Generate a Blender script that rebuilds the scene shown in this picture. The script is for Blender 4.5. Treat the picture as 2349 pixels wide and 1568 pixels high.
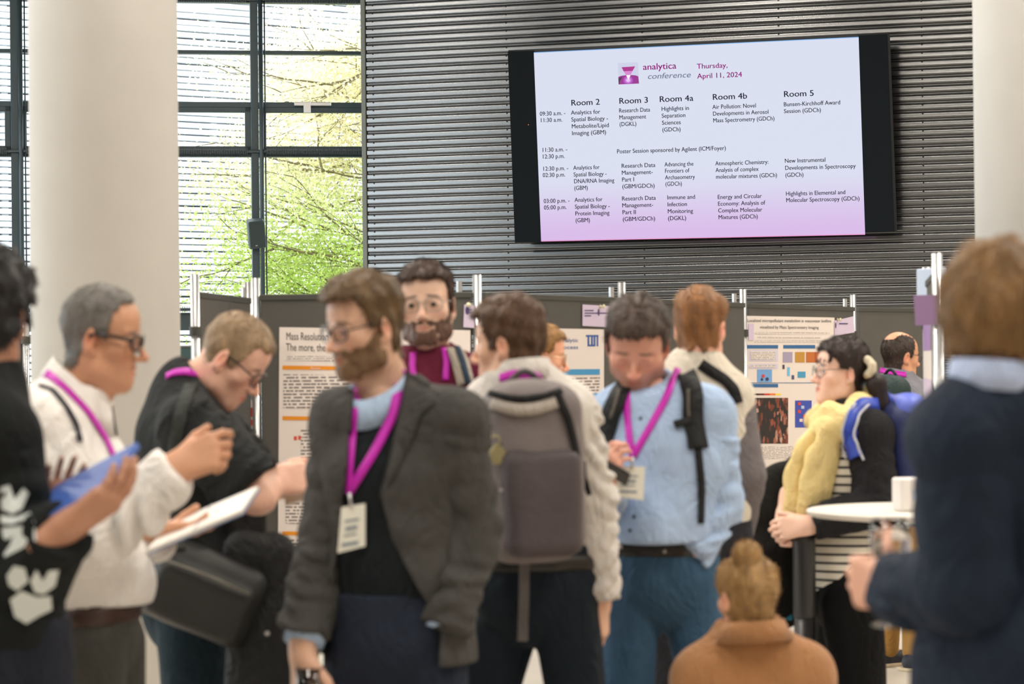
import bpy, math, random
import numpy as np
from mathutils import Vector, Matrix
from mathutils.bvhtree import BVHTree

for o in list(bpy.data.objects):
    bpy.data.objects.remove(o, do_unlink=True)
scene = bpy.context.scene
COL = scene.collection

# ------------------------------------------------------------------ camera
W, H, F = 2349.0, 1568.0, 5700.0          # photograph frame, focal length in px
CZ = 1.59                                  # camera height
PITCH = math.atan(41.0 / F)
ROLL = 0.0105
_r0 = Vector((1, 0, 0)); FW = Vector((0, math.cos(PITCH), math.sin(PITCH)))
_u0 = Vector((0, -math.sin(PITCH), math.cos(PITCH)))
RT = _r0 * math.cos(ROLL) - _u0 * math.sin(ROLL)
UP = _u0 * math.cos(ROLL) + _r0 * math.sin(ROLL)
cam = bpy.data.cameras.new('camera')
cam.sensor_width = 36.0; cam.sensor_fit = 'HORIZONTAL'; cam.lens = F / W * 36.0
cam.clip_start = 0.05; cam.clip_end = 400
cam.dof.use_dof = True; cam.dof.focus_distance = 22.0; cam.dof.aperture_fstop = 5.0
camo = bpy.data.objects.new('camera', cam); COL.objects.link(camo)
m = Matrix.Identity(4)
for i in range(3):
    m[i][0] = RT[i]; m[i][1] = UP[i]; m[i][2] = -FW[i]
m[2][3] = CZ
camo.matrix_world = m
scene.camera = camo
EYE = Vector((0, 0, CZ))

# ------------------------------------------------------------------ light and exposure
vs = scene.view_settings
vs.view_transform = 'Standard'; vs.look = 'None'; vs.gamma = 1.0; vs.use_curve_mapping = False
vs.exposure = 0.35
world = bpy.data.worlds.new('overcast_sky'); scene.world = world
world.use_nodes = True
bg = world.node_tree.nodes['Background']
bg.inputs[0].default_value = (0.91, 0.95, 1.0, 1)
bg.inputs[1].default_value = 3.6

# ------------------------------------------------------------------ geometry helpers
def ray(px, py):
    return FW + RT * ((px - W / 2) / F) - UP * ((py - H / 2) / F)
def P(px, py, D):
    """point seen at pixel px,py at distance D (metres along the floor, away from the camera)"""
    r = ray(px, py); return EYE + r * (D / r.y)
def XY(px, D):
    p = P(px, 825, D); return Vector((p.x, p.y, 0))
def on_plane(px, py, o, n):
    r = ray(px, py); t = (o - EYE).dot(n) / r.dot(n); return EYE + r * t
def face_dir(a):
    a = math.radians(a); return Vector((math.sin(a), -math.cos(a), 0))

def mesh_obj(name, V, Fc, mat=None, parent=None, smooth=True, base=None):
    V = np.asarray(V, dtype=np.float32)
    if base is not None:
        V = V - np.array(base, dtype=np.float32)
    me = bpy.data.meshes.new(name)
    me.from_pydata(V.tolist() if len(V) < 5000 else V, [], Fc if isinstance(Fc, list) else Fc.tolist())
    me.update()
    if smooth and len(me.polygons):
        me.polygons.foreach_set('use_smooth', np.ones(len(me.polygons), dtype=bool))
    if mat: me.materials.append(mat)
    o = bpy.data.objects.new(name, me); COL.objects.link(o)
    if parent is not None: o.parent = parent
    return o

def tag(o, label=None, cat=None, group=None, kind=None):
    if label: o['label'] = label
    if cat: o['category'] = cat
    if group: o['group'] = group
    if kind: o['kind'] = kind
    return o
def empty(name, loc, label=None, cat=None, group=None, kind=None):
    o = bpy.data.objects.new(name, None); o.empty_display_size = 0.1
    o.location = loc; COL.objects.link(o)
    return tag(o, label, cat, group, kind)

class MB:
    """collects boxes, tubes, quads -> one mesh"""
    def __init__(s): s.v = []; s.f = []
    def add(s, V, Fc):
        n = len(s.v); s.v += [tuple(x) for x in V]; s.f += [tuple(i + n for i in q) for q in Fc]; return s
    def quad(s, a, b, c, d): return s.add([a, b, c, d], [(0, 1, 2, 3)])
    def box(s, c, ax, ay, az, bev=0.0):
        """centre and three half-axis vectors"""
        c = Vector(c); ax, ay, az = Vector(ax), Vector(ay), Vector(az)
        if bev <= 0:
            V = [c + ax * i + ay * j + az * k for k in (-1, 1) for j in (-1, 1) for i in (-1, 1)]
            return s.add(V, [(0, 2, 3, 1), (4, 5, 7, 6), (0, 1, 5, 4), (2, 6, 7, 3), (0, 4, 6, 2), (1, 3, 7, 5)])
        V = []; idx = {}
        L = [ax.length, ay.length, az.length]; E = [ax, ay, az]
        for sx in (-1, 1):
            for sy in (-1, 1):
                for sz in (-1, 1):
                    for m in range(3):
                        sc = [1 - bev / max(L[q], 1e-6) if q != m else 1.0 for q in range(3)]
                        idx[(sx, sy, sz, m)] = len(V)
                        V.append(c + E[0] * sx * sc[0] + E[1] * sy * sc[1] + E[2] * sz * sc[2])
        Fc = []
        S = (-1, 1)
        for m in range(3):
            a, b = (m + 1) % 3, (m + 2) % 3
            for sg in S:
                q = []
                for (p1, p2) in ((-1, -1), (1, -1), (1, 1), (-1, 1)):
                    t = [0, 0, 0]; t[m] = sg; t[a] = p1; t[b] = p2; q.append(idx[(*t, m)])
                Fc.append(q if sg > 0 else q[::-1])
        for m in range(3):
            a, b = (m + 1) % 3, (m + 2) % 3
            for s1 in S:
                for s2 in S:
                    t1 = [0, 0, 0]; t1[a] = s1; t1[b] = s2; t2 = t1[:]; t1[m] = -1; t2[m] = 1
                    q = [idx[(*t1, a)], idx[(*t2, a)], idx[(*t2, b)], idx[(*t1, b)]]
                    Fc.append(q if s1 * s2 < 0 else q[::-1])
        for sx in S:
            for sy in S:
                for sz in S:
                    q = [idx[(sx, sy, sz, 0)], idx[(sx, sy, sz, 1)], idx[(sx, sy, sz, 2)]]
                    Fc.append(q if sx * sy * sz > 0 else q[::-1])
        return s.add(V, Fc)
    def tube(s, pts, r, n=10, cap=True):
        pts = [Vector(p) for p in pts]
        rs = r if isinstance(r, (list, tuple)) else [r] * len(pts)
        V = []; Fc = []
        up = None
        for i, p in enumerate(pts):
            d = (pts[min(i + 1, len(pts) - 1)] - pts[max(i - 1, 0)]).normalized()
            if up is None:
                up = Vector((0, 0, 1)) if abs(d.z) < 0.9 else Vector((1, 0, 0))
            a = d.cross(up).normalized(); b = a.cross(d).normalized(); up = b
            for k in range(n):
                t = 2 * math.pi * k / n
                V.append(p + (a * math.cos(t) + b * math.sin(t)) * rs[i])
        for i in range(len(pts) - 1):
            for k in range(n):
                k2 = (k + 1) % n
                Fc.append((i * n + k, i * n + k2, (i + 1) * n + k2, (i + 1) * n + k))
        if cap:
            Fc.append(tuple(range(n))[::-1]); Fc.append(tuple((len(pts) - 1) * n + k for k in range(n)))
        return s.add(V, Fc)
    def lathe(s, c, prof, n=32, ax=None):
        """profile list of (radius, height) turned about z through c"""
        c = Vector(c); V = []; Fc = []
        X, Y, Z = (Vector((1, 0, 0)), Vector((0, 1, 0)), Vector((0, 0, 1))) if ax is None else ax
        for (r, h) in prof:
            for k in range(n):
                t = 2 * math.pi * k / n
                V.append(c + X * (r * math.cos(t)) + Y * (r * math.sin(t)) + Z * h)
        for i in range(len(prof) - 1):
            for k in range(n):
                k2 = (k + 1) % n
                Fc.append((i * n + k, i * n + k2, (i + 1) * n + k2, (i + 1) * n + k))
        Fc.append(tuple(range(n))[::-1]); Fc.append(tuple((len(prof) - 1) * n + k for k in range(n)))
        return s.add(V, Fc)
    def ribbon(s, pts, wid, nrm, th=0.002):
        """flat strap along pts; nrm list of surface normals; wid full width or list"""
        pts = [Vector(p) for p in pts]; n = len(pts)
        ws = wid if isinstance(wid, (list, tuple)) else [wid] * n
        V = []
        for i, p in enumerate(pts):
            d = (pts[min(i + 1, n - 1)] - pts[max(i - 1, 0)]).normalized()
            N = Vector(nrm[i]).normalized(); N = (N - d * N.dot(d)).normalized()
            a = d.cross(N).normalized() * ws[i] / 2
            for (q, t) in ((-1, 0), (1, 0), (1, 1), (-1, 1)):
                V.append(p + a * q + N * th * t)
        Fc = []
        for i in range(n - 1):
            for k in range(4):
                k2 = (k + 1) % 4
                Fc.append((i * 4 + k, (i + 1) * 4 + k, (i + 1) * 4 + k2, i * 4 + k2))
        Fc.append((0, 1, 2, 3)); Fc.append(tuple((n - 1) * 4 + k for k in (3, 2, 1, 0)))
        return s.add(V, Fc)
    def build(s, name, mat=None, parent=None, smooth=False, base=None):
        return mesh_obj(name, s.v, s.f, mat, parent, smooth, base)

# ------------------------------------------------------------------ materials
MATS = {}
def mat(name, col, rough=0.7, metal=0.0, spec=0.5, bump=0.0, bscale=60, var=0.0, vscale=6, emit=None, estr=0.0, stretch=None, sheen=0.0, trans=0.0, wr=0.0):
    if name in MATS: return MATS[name]
    m = bpy.data.materials.new(name); m.use_nodes = True
    nt = m.node_tree; b = nt.nodes['Principled BSDF']
    b.inputs['Base Color'].default_value = (*col, 1)
    b.inputs['Roughness'].default_value = rough
    b.inputs['Metallic'].default_value = metal
    b.inputs['Specular IOR Level'].default_value = spec
    if sheen: b.inputs['Sheen Weight'].default_value = sheen
    if trans: b.inputs['Transmission Weight'].default_value = trans
    if emit:
        b.inputs['Emission Color'].default_value = (*emit, 1); b.inputs['Emission Strength'].default_value = estr
    if bump or var:
        tc = nt.nodes.new('ShaderNodeTexCoord'); mp = nt.nodes.new('ShaderNodeMapping')
        nt.links.new(tc.outputs['Object'], mp.inputs[0])
        if stretch: mp.inputs['Scale'].default_value = stretch
    if var:
        n = nt.nodes.new('ShaderNodeTexNoise'); n.inputs['Scale'].default_value = vscale; n.inputs['Detail'].default_value = 5
        nt.links.new(mp.outputs[0], n.inputs[0])
        r = nt.nodes.new('ShaderNodeMapRange'); r.inputs[1].default_value = 0.3; r.inputs[2].default_value = 0.7
        r.inputs[3].default_value = 1 - var; r.inputs[4].default_value = 1 + var
        nt.links.new(n.outputs[0], r.inputs[0])
        mx = nt.nodes.new('ShaderNodeVectorMath'); mx.operation = 'SCALE'
        mx.inputs[0].default_value = col
        nt.links.new(r.outputs[0], mx.inputs['Scale']); nt.links.new(mx.outputs[0], b.inputs['Base Color'])
    if bump:
        n2 = nt.nodes.new('ShaderNodeTexNoise'); n2.inputs['Scale'].default_value = bscale; n2.inputs['Detail'].default_value = 4
        nt.links.new(mp.outputs[0], n2.inputs[0])
        bp = nt.nodes.new('ShaderNodeBump'); bp.inputs['Strength'].default_value = bump; bp.inputs['Distance'].default_value = 0.01
        nt.links.new(n2.outputs[0], bp.inputs['Height']); nt.links.new(bp.outputs[0], b.inputs['Normal'])
        if wr:      # creases of worn cloth
            n3 = nt.nodes.new('ShaderNodeTexNoise'); n3.inputs['Scale'].default_value = 8.0; n3.inputs['Detail'].default_value = 3.0; n3.inputs['Distortion'].default_value = 2.2
            m3 = nt.nodes.new('ShaderNodeMapping'); m3.inputs['Scale'].default_value = (1.0, 1.0, 0.55); nt.links.new(mp.outputs[0], m3.inputs[0]); nt.links.new(m3.outputs[0], n3.inputs[0])
            ab = nt.nodes.new('ShaderNodeMath'); ab.operation = 'PINGPONG'; ab.inputs[1].default_value = 0.13; nt.links.new(n3.outputs[0], ab.inputs[0])
            b3 = nt.nodes.new('ShaderNodeBump'); b3.inputs['Strength'].default_value = wr; b3.inputs['Distance'].default_value = 0.12
            nt.links.new(ab.outputs[0], b3.inputs['Height']); nt.links.new(b3.outputs[0], bp.inputs['Normal'])
    MATS[name] = m; return m
def srgb(*c):
    c = [x / 255.0 for x in c]
    return tuple(x / 12.92 if x <= 0.04045 else ((x + 0.055) / 1.055) ** 2.4 for x in c)
def glass_mat(name, tint=(1, 1, 1), refl=0.06):
    if name in MATS: return MATS[name]
    m = bpy.data.materials.new(name); m.use_nodes = True; nt = m.node_tree
    nt.nodes.remove(nt.nodes['Principled BSDF']); out = nt.nodes['Material Output']
    t = nt.nodes.new('ShaderNodeBsdfTransparent'); t.inputs[0].default_value = (*tint, 1)
    g = nt.nodes.new('ShaderNodeBsdfGlossy'); g.inputs['Roughness'].default_value = 0.02
    mx = nt.nodes.new('ShaderNodeMixShader'); mx.inputs[0].default_value = refl
    nt.links.new(t.outputs[0], mx.inputs[1]); nt.links.new(g.outputs[0], mx.inputs[2]); nt.links.new(mx.outputs[0], out.inputs[0])
    MATS[name] = m; return m

def text_mesh(body, italic=0.0):
    cu = bpy.data.curves.new('t', 'FONT'); cu.body = body; cu.size = 1.0; cu.shear = italic; cu.resolution_u = 3; cu.offset = 0.0
    ob = bpy.data.objects.new('t', cu)
    me = bpy.data.meshes.new_from_object(ob)
    V = np.array([v.co[:] for v in me.vertices]); Fc = [tuple(p.vertices) for p in me.polygons]
    bpy.data.objects.remove(ob); bpy.data.curves.remove(cu); bpy.data.meshes.remove(me)
    return V, Fc
CAPH = None
def text_lines(mb, lines, place):
    """place(i) -> (origin, xdir per unit em, ydir per unit em)"""
    for i, t in enumerate(lines):
        V, Fc = text_mesh(t, place(i)[3] if len(place(i)) > 3 else 0.0)
        o, x, y = place(i)[:3]
        mb.add([o + x * float(v[0]) + y * float(v[1]) for v in V], Fc)

alu = mat('brushed_aluminium', (0.62, 0.63, 0.64), 0.32, 0.9, bump=0.05, bscale=120)
# ================================================================== THE ROOM
Z3 = Vector((0, 0, 1))
m_floor = mat('pale_stone_floor', srgb(206, 198, 186), 0.35, var=0.08, vscale=1.5, bump=0.03, bscale=40)
m_ceil = mat('grey_ceiling', (0.10, 0.10, 0.105), 0.9, var=0.03)
m_dwall = mat('dark_wall', (0.03, 0.032, 0.035), 0.6, var=0.1)
m_bwall = mat('beige_plaster_wall', srgb(190, 176, 155), 0.85, var=0.05)
m_frame = mat('dark_teal_window_frame', srgb(64, 78, 84), 0.4, 0.3, var=0.06)
m_glass = glass_mat('window_glass', (0.97, 1.0, 0.99), 0.012)

floor = MB().quad((-14, -9, 0), (14, -9, 0), (14, 27, 0), (-14, 27, 0)).build('floor', m_floor); tag(floor, kind='structure')
CEIL = 6.6
ce = MB().box((0, 8.5, CEIL + 0.1), (13.5, 0, 0), (0, 17.4, 0), (0, 0, 0.1)).build('ceiling', m_ceil); tag(ce, kind='structure')

# corrugated metal wall, right end nearer than the left
VPX, VPY = -17500.0, 1020.0
_r = ray(VPX, VPY); WU = -Vector((_r.x, _r.y, 0)).normalized()            # to the right along the wall
WN = Vector((WU.y, -WU.x, 0)).normalized()
if WN.y > 0: WN = -WN                                                      # towards the room
PITCHM = 0.076
WO = XY(1482, 22.63)
def wall_u(px):
    p = on_plane(px, 825, WO, WN); return (p - WO).dot(WU)
def wall_pt(u, z, off=0.0):
    q = WO + WU * u + WN * off; return Vector((q.x, q.y, z))
# phase of the ridges: screw row seen at (867.6, 31.5)
zscrew = on_plane(1481.8, 573.0, WO, WN).z
m_corr = mat('corrugated_steel', (0.22, 0.225, 0.232), 0.22, 1.0)
m_hole = mat('dark_screw', (0.01, 0.01, 0.012), 0.6)
m_trim = mat('edge_trim_metal', srgb(120, 124, 118), 0.5, 0.3)
wb = empty('wall_back', wall_pt(0, 0), kind='structure')
prof = [(-0.50, 0.0), (-0.43, 0.0013), (-0.38, 0.0052), (-0.345, 0.0105), (-0.315, 0.0152), (-0.285, 0.0176), (-0.25, 0.0183), (-0.12, 0.0186), (0.0, 0.0180), (0.12, 0.0186), (0.25, 0.0183), (0.285, 0.0176), (0.315, 0.0152), (0.345, 0.0105), (0.38, 0.0052), (0.43, 0.0013)]
NP = 88
zs = []
k0 = math.floor((0.02 - zscrew) / PITCHM)
for k in range(k0, k0 + NP):
    for (t, dpt) in prof:
        z = zscrew + (k - 0.20 + t) * PITCHM
        if z > 0.0 and z < CEIL: zs.append((z, dpt))
cols = [853, 1170.5, 1482, 1795, 2123]
ul = [wall_u(c) for c in cols]
step = (ul[-1] - ul[0]) / 4.0
us = [ul[0] - 0.012] + ul[1:] + [ul[-1] + step, ul[-1] + 2 * step, ul[-1] + 3 * step, ul[-1] + 4 * step]
screw = MB()
for i in range(len(us) - 1):
    V = []; Fc = []
    off = 0.001 * (i % 2)
    for (z, dpt) in zs:
        for u in (us[i], us[i + 1] + 0.02):
            V.append(wall_pt(u, z, 0.02 + dpt + off) - wb.location)
    n = len(zs)
    for j in range(n - 1):
        Fc.append((2 * j, 2 * j + 1, 2 * j + 3, 2 * j + 2))
    mesh_obj('corrugated_sheet', V, Fc, m_corr, wb, smooth=True)
for i, u in enumerate([ul[0] + 0.055] + [q + 0.006 for q in us[1:-1]]):
    for k in range(k0, k0 + NP):
        z = zscrew + k * PITCHM + 0.0
        if 0.1 < z < CEIL - 0.1:
            c = wall_pt(u, z, 0.02 + 0.0165) - wb.location
            screw.lathe(c, [(0.0085, 0), (0.0085, 0.004), (0.004, 0.006)], 6, (WU, Vector((0, 0, 1)), WN))
sc = screw.build('screw', m_hole, wb); tag(sc, kind='stuff')
u0, u1 = us[0] - 0.05, us[-1]
MB().box(wall_pt((u0 + u1) / 2, CEIL / 2, -0.10) - wb.location, WU * (u1 - u0) / 2, WN * 0.1, (0, 0, CEIL / 2)).build('wall_core', m_dwall, wb)
MB().box(wall_pt(u0 + 0.02, CEIL / 2, -0.08) - wb.location, WU * 0.022, WN * 0.125, (0, 0, CEIL / 2), 0.004).build('edge_trim', m_trim, wb)

# remaining walls of the hall (out of the frame)
o = MB().box((13.2, 8.5, CEIL / 2), (0.1, 0, 0), (0, 17.4, 0), (0, 0, CEIL / 2)).build('wall_right', m_bwall); tag(o, kind='structure')
o = MB().box((0, -8.6, CEIL / 2), (13.2, 0, 0), (0, 0.1, 0), (0, 0, CEIL / 2)).build('wall_front', m_bwall); tag(o, kind='structure')
GY = 7.0                                                                  # unseen left glazing begins here, set by the metal wall's bright reflection
GY2 = -8.6                                                                  # unseen dark stretch, added so the metal wall mirrors something dark
o = MB().box((-11.2, (GY + GY2) / 2, CEIL / 2), (0.1, 0, 0), (0, (GY - GY2) / 2, 0), (0, 0, CEIL / 2)).build('wall_left', m_dwall); tag(o, kind='structure')

# glazed facade behind, nearly frontal
FU = Vector((math.cos(math.radians(8.1)), math.sin(math.radians(8.1)), 0))
FN = Vector((FU.y, -FU.x, 0))
FO = XY(848, 24.35)
def fuz(px, py):
    p = on_plane(px, py, FO, FN); return (p - FO).dot(FU), p.z
def fpt(u, z, off=0.0):
    q = FO + FU * u + FN * off; return Vector((q.x, q.y, z))
win = empty('window_1', fpt(0, 0), kind='structure')
def fbar(name, px0, py0, px1, py1, off=0.0, dep=0.05, m=None, bev=0.004, parent=None):
    """bar given by its picture rectangle"""
    cx, cy = (px0 + px1) / 2, (py0 + py1) / 2
    ua, _ = fuz(px0, cy); ub, _ = fuz(px1, cy); _, za = fuz(cx, py0); _, zb = fuz(cx, py1)
    c = fpt((ua + ub) / 2, (za + zb) / 2, off) - win.location
    return MB().box(c, FU * (ub - ua) / 2, FN * dep, (0, 0, (za - zb) / 2), bev).build(name, m or m_frame, parent or win)
UMULL, _ = fuz(591, 400); UMULL0, _ = fuz(42, 400)
MOD = UMULL - UMULL0
_, zt1 = fuz(700, 122); _, zs0 = fuz(700, 236); _, zs1 = fuz(700, 358); _, ztop = fuz(700, 4); _, zbot = fuz(700, 708)
m_fin = mat('convector_fins', srgb(84, 94, 98), 0.5, 0.3)
UL = -11.6
def zbar(name, u0, u1, z0, z1, off=0.0, dep=0.05, m=None, bev=0.004, parent=None):
    return MB().box(fpt((u0 + u1) / 2, (z0 + z1) / 2, off) - win.location, FU * (u1 - u0) / 2, FN * dep, (0, 0, (z1 - z0) / 2), bev).build(name, m or m_frame, parent or win)
mul = [UMULL - MOD * k for k in range(0, 5)]
edges = sorted([q for q in mul if q > UL] + [UL, 0.35])
for q in mul:
    if q < UL: continue
    zbar('mullion', q - 0.062, q + 0.012, 0.0, CEIL, 0.0, 0.09)
    t = MB().tube([fpt(q + 0.035, 0.0, 0.13) - win.location, fpt(q + 0.035, CEIL, 0.13) - win.location], 0.022, 12)
    t.build('mullion_tube', m_frame, win, True)
    t = MB().tube([fpt(q + 0.075, 0.0, 0.1) - win.location, fpt(q + 0.075, CEIL, 0.1) - win.location], 0.007, 8)
    t.build('cable', m_frame, win, True)
fin_lines = [ztop, (zs1 + fuz(700, 340)[1]) / 2, zbot]
for a, b in zip(edges[:-1], edges[1:]):
    if b - a < 0.2: continue
    zbar('transom', a, b, zt1 - 0.017, zt1 + 0.017, 0.0, 0.05)
    zbar('transom', a, b, zs0 - 0.055, zs0 + 0.0, 0.0, 0.06)
    zbar('transom', a, b, zs1 - 0.01, zs1 + 0.06, -0.01, 0.05)
    zbar('transom', a, b, ztop - 0.02, ztop + 0.05, -0.01, 0.05)
    zbar('transom', a, b, zbot - 0.2, zbot - 0.03, 0.0, 0.05)
    # finned pipes along the transoms
    for zf in fin_lines:
        f = MB(); n = int((b - a) / 0.018)
        for i in range(n):
            u = a + 0.09 + (b - a - 0.18) * i / n
            f.box(fpt(u, zf, 0.12) - win.location, FU * 0.003, FN * 0.03, (0, 0, 0.028))
        f.tube([fpt(a, zf, 0.12) - win.location, fpt(b, zf, 0.12) - win.location], 0.014, 8)
        tag(f.build('convector_fins', m_fin, win), kind='stuff')
    # opening light between the transoms
    sa, sb, z0, z1 = a + 0.03, b - 0.065, zs1 + 0.055, zs0 - 0.05
    fr = MB()
    for (ua, ub, za, zb) in ((sa, sb, z1 - 0.05, z1), (sa, sb, z0, z0 + 0.035), (sa, sa + 0.055, z0, z1), (sb - 0.055, sb, z0, z1)):
        fr.box(fpt((ua + ub) / 2, (za + zb) / 2, 0.03) - win.location, FU * (ub - ua) / 2, FN * 0.035, (0, 0, (zb - za) / 2), 0.004)
    sash = fr.build('sash', m_frame, win)
    o = MB().box(fpt(sa + (sb - sa) * 0.38, zs0 - 0.02, 0.09) - win.location, FU * 0.18, FN * 0.02, (0, 0, 0.018), 0.004).build('opener', alu, sash)
    o = MB().box(fpt(sa + (sb - sa) * 0.34, zs0 - 0.055, 0.10) - win.location, FU * 0.035, FN * 0.02, (0, 0, 0.055), 0.004).build('bracket', alu, sash)
    for (za, zb) in ((0.0, zbot - 0.2), (zbot - 0.03, zs1), (zs1 + 0.06, zs0 - 0.05), (zs0, zt1 - 0.017), (zt1 + 0.017, ztop), (ztop + 0.05, CEIL)):
        MB().box(fpt((a + b) / 2, (za + zb) / 2, -0.01) - win.location, FU * (b - a) / 2, FN * 0.004, (0, 0, (zb - za) / 2)).build('pane', m_glass, win)
# glazing along the left side of the hall
def side_glazing(name, y0, y1, n):
    win2 = empty(name, (-11.2, y0, 0), kind='structure')
    ys = [y0 + (y1 - y0) * i / n for i in range(n + 1)]
    for y in ys:
        MB().box((0, y - y0, CEIL / 2), (0.06, 0, 0), (0, 0.04, 0), (0, 0, CEIL / 2), 0.004).build('mullion', m_frame, win2)
    for zz in (0.1, 2.4, 4.5, CEIL - 0.1):
        MB().box((0, (y1 - y0) / 2, zz), (0.05, 0, 0), (0, (y1 - y0) / 2, 0), (0, 0, 0.04), 0.004).build('transom', m_frame, win2)
    for i in range(n):
        for (za, zb) in ((0.14, 2.36), (2.44, 4.46), (4.54, CEIL - 0.14)):
            MB().box((0, (ys[i] + ys[i + 1]) / 2 - y0, (za + zb) / 2), (0.004, 0, 0), (0, (ys[i + 1] - ys[i]) / 2 - 0.04, 0), (0, 0, (zb - za) / 2)).build('pane', m_glass, win2)
side_glazing('window_2', GY, fpt(UL, 0).y, 6)

# round columns
m_colm = mat('smooth_painted_concrete', srgb(206, 205, 202), 0.7, var=0.03, vscale=4, bump=0.02, bscale=25)
def column(px0, px1, D, label):
    s = F / D; r = (px1 - px0) / 2 / s
    c = XY((px0 + px1) / 2, D + 0.0)
    o = MB().lathe((0, 0, 0), [(r, 0.0), (r, CEIL)], 64).build('column', m_colm, None, True)
    for p in o.data.polygons:
        if len(p.vertices) > 4: p.use_smooth = False
    o.location = c; tag(o, label, 'column'); return o
column(74, 413, 9.6, 'thick round pale concrete column in front of the glass facade')
column(2243, 2590, 10.5, 'thick round pale column in front of the corrugated metal wall end')

# ceiling luminaires: the hall's own lamps
m_lamp = mat('lamp_diffuser', (0.9, 0.88, 0.84), 0.5, emit=(1.0, 0.91, 0.79), estr=6.0)
m_house = mat('lamp_housing', (0.7, 0.7, 0.7), 0.5)
LAMP_W = 158.0
def luminaire(x, y, w=LAMP_W):
    e = empty('ceiling_lamp', (x, y, CEIL), 'long rectangular ceiling lamp panel with warm light', 'lamp', 'ceiling lamps')
    MB().box((0, 0, -0.04), (0.35, 0, 0), (0, 1.3, 0), (0, 0, 0.04), 0.006).build('housing', m_house, e)
    MB().box((0, 0, -0.085), (0.31, 0, 0), (0, 1.25, 0), (0, 0, 0.006)).build('diffuser', m_lamp, e)
    L = bpy.data.lights.new('lamp_light', 'AREA'); L.shape = 'RECTANGLE'; L.size = 0.6; L.size_y = 2.4
    L.energy = w; L.color = (1.0, 0.91, 0.79)
    lo = bpy.data.objects.new('lamp_light', L); COL.objects.link(lo); lo.parent = e; lo.location = (0, 0, -0.12)
for x in (-6.5, -1.5, 3.5, 8.5):
    for y in (-3.0, 3.0, 9.0, 15.0):
        luminaire(x, y, LAMP_W * {-3.0: 0.30, 3.0: 0.75, 9.0: 1.25, 15.0: 1.0}[y])

# ================================================================== OUTSIDE
gl = MB().quad((-70, -30, -0.07), (-11.4, -30, -0.07), (-11.4, 27.5, -0.07), (-70, 27.5, -0.07)).build('ground_side', mat('grey_paving', (0.3, 0.3, 0.3), 0.9)); tag(gl, kind='structure')
m_slat = mat('white_louvre', (0.85, 0.87, 0.9), 0.6)
m_gap = mat('dark_louvre_gap', (0.06, 0.065, 0.075), 0.7)
gr = MB().quad((-70, 25.5, -0.06), (40, 27.5, -0.06), (40, 110, -0.06), (-70, 110, -0.06)).build('ground', mat('grey_paving', (0.3, 0.3, 0.3), 0.9)); tag(gr, kind='structure')
BU = Vector((math.cos(math.radians(34)), math.sin(math.radians(34)), 0)); BN = Vector((BU.y, -BU.x, 0))
BO = XY(500, 38.0)
bld = empty('louvred_building', BO, 'white building clad in horizontal louvres behind the tree outside', 'building')
rnd = random.Random(3)
MB().box(-BN * 0.35 + Vector((0, 0, 5.5)), BU * 14, BN * 0.2, (0, 0, 5.6)).build('wall', m_gap, bld)
PB = 0.098
slat_me = None
for k in range(108):
    if slat_me is None:
        o = MB().box((0, 0, 0), BU * 14, BN * 0.03 + Z3 * 0.006, (0, 0, 0.034)).build('slat', m_slat, bld); slat_me = o.data
    else:
        o = bpy.data.objects.new('slat', slat_me); COL.objects.link(o); o.parent = bld
    o.location = (0, 0, 0.1 + k * PB + rnd.uniform(-0.006, 0.006))
    o.rotation_euler = (0, 0, 0)
for k in range(-6, 9):
    MB().box(BU * (k * 1.7) - BN * 0.09 + Vector((0, 0, 5.4)), BU * 0.05, BN * 0.03, (0, 0, 5.4)).build('post', m_slat, bld)

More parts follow.
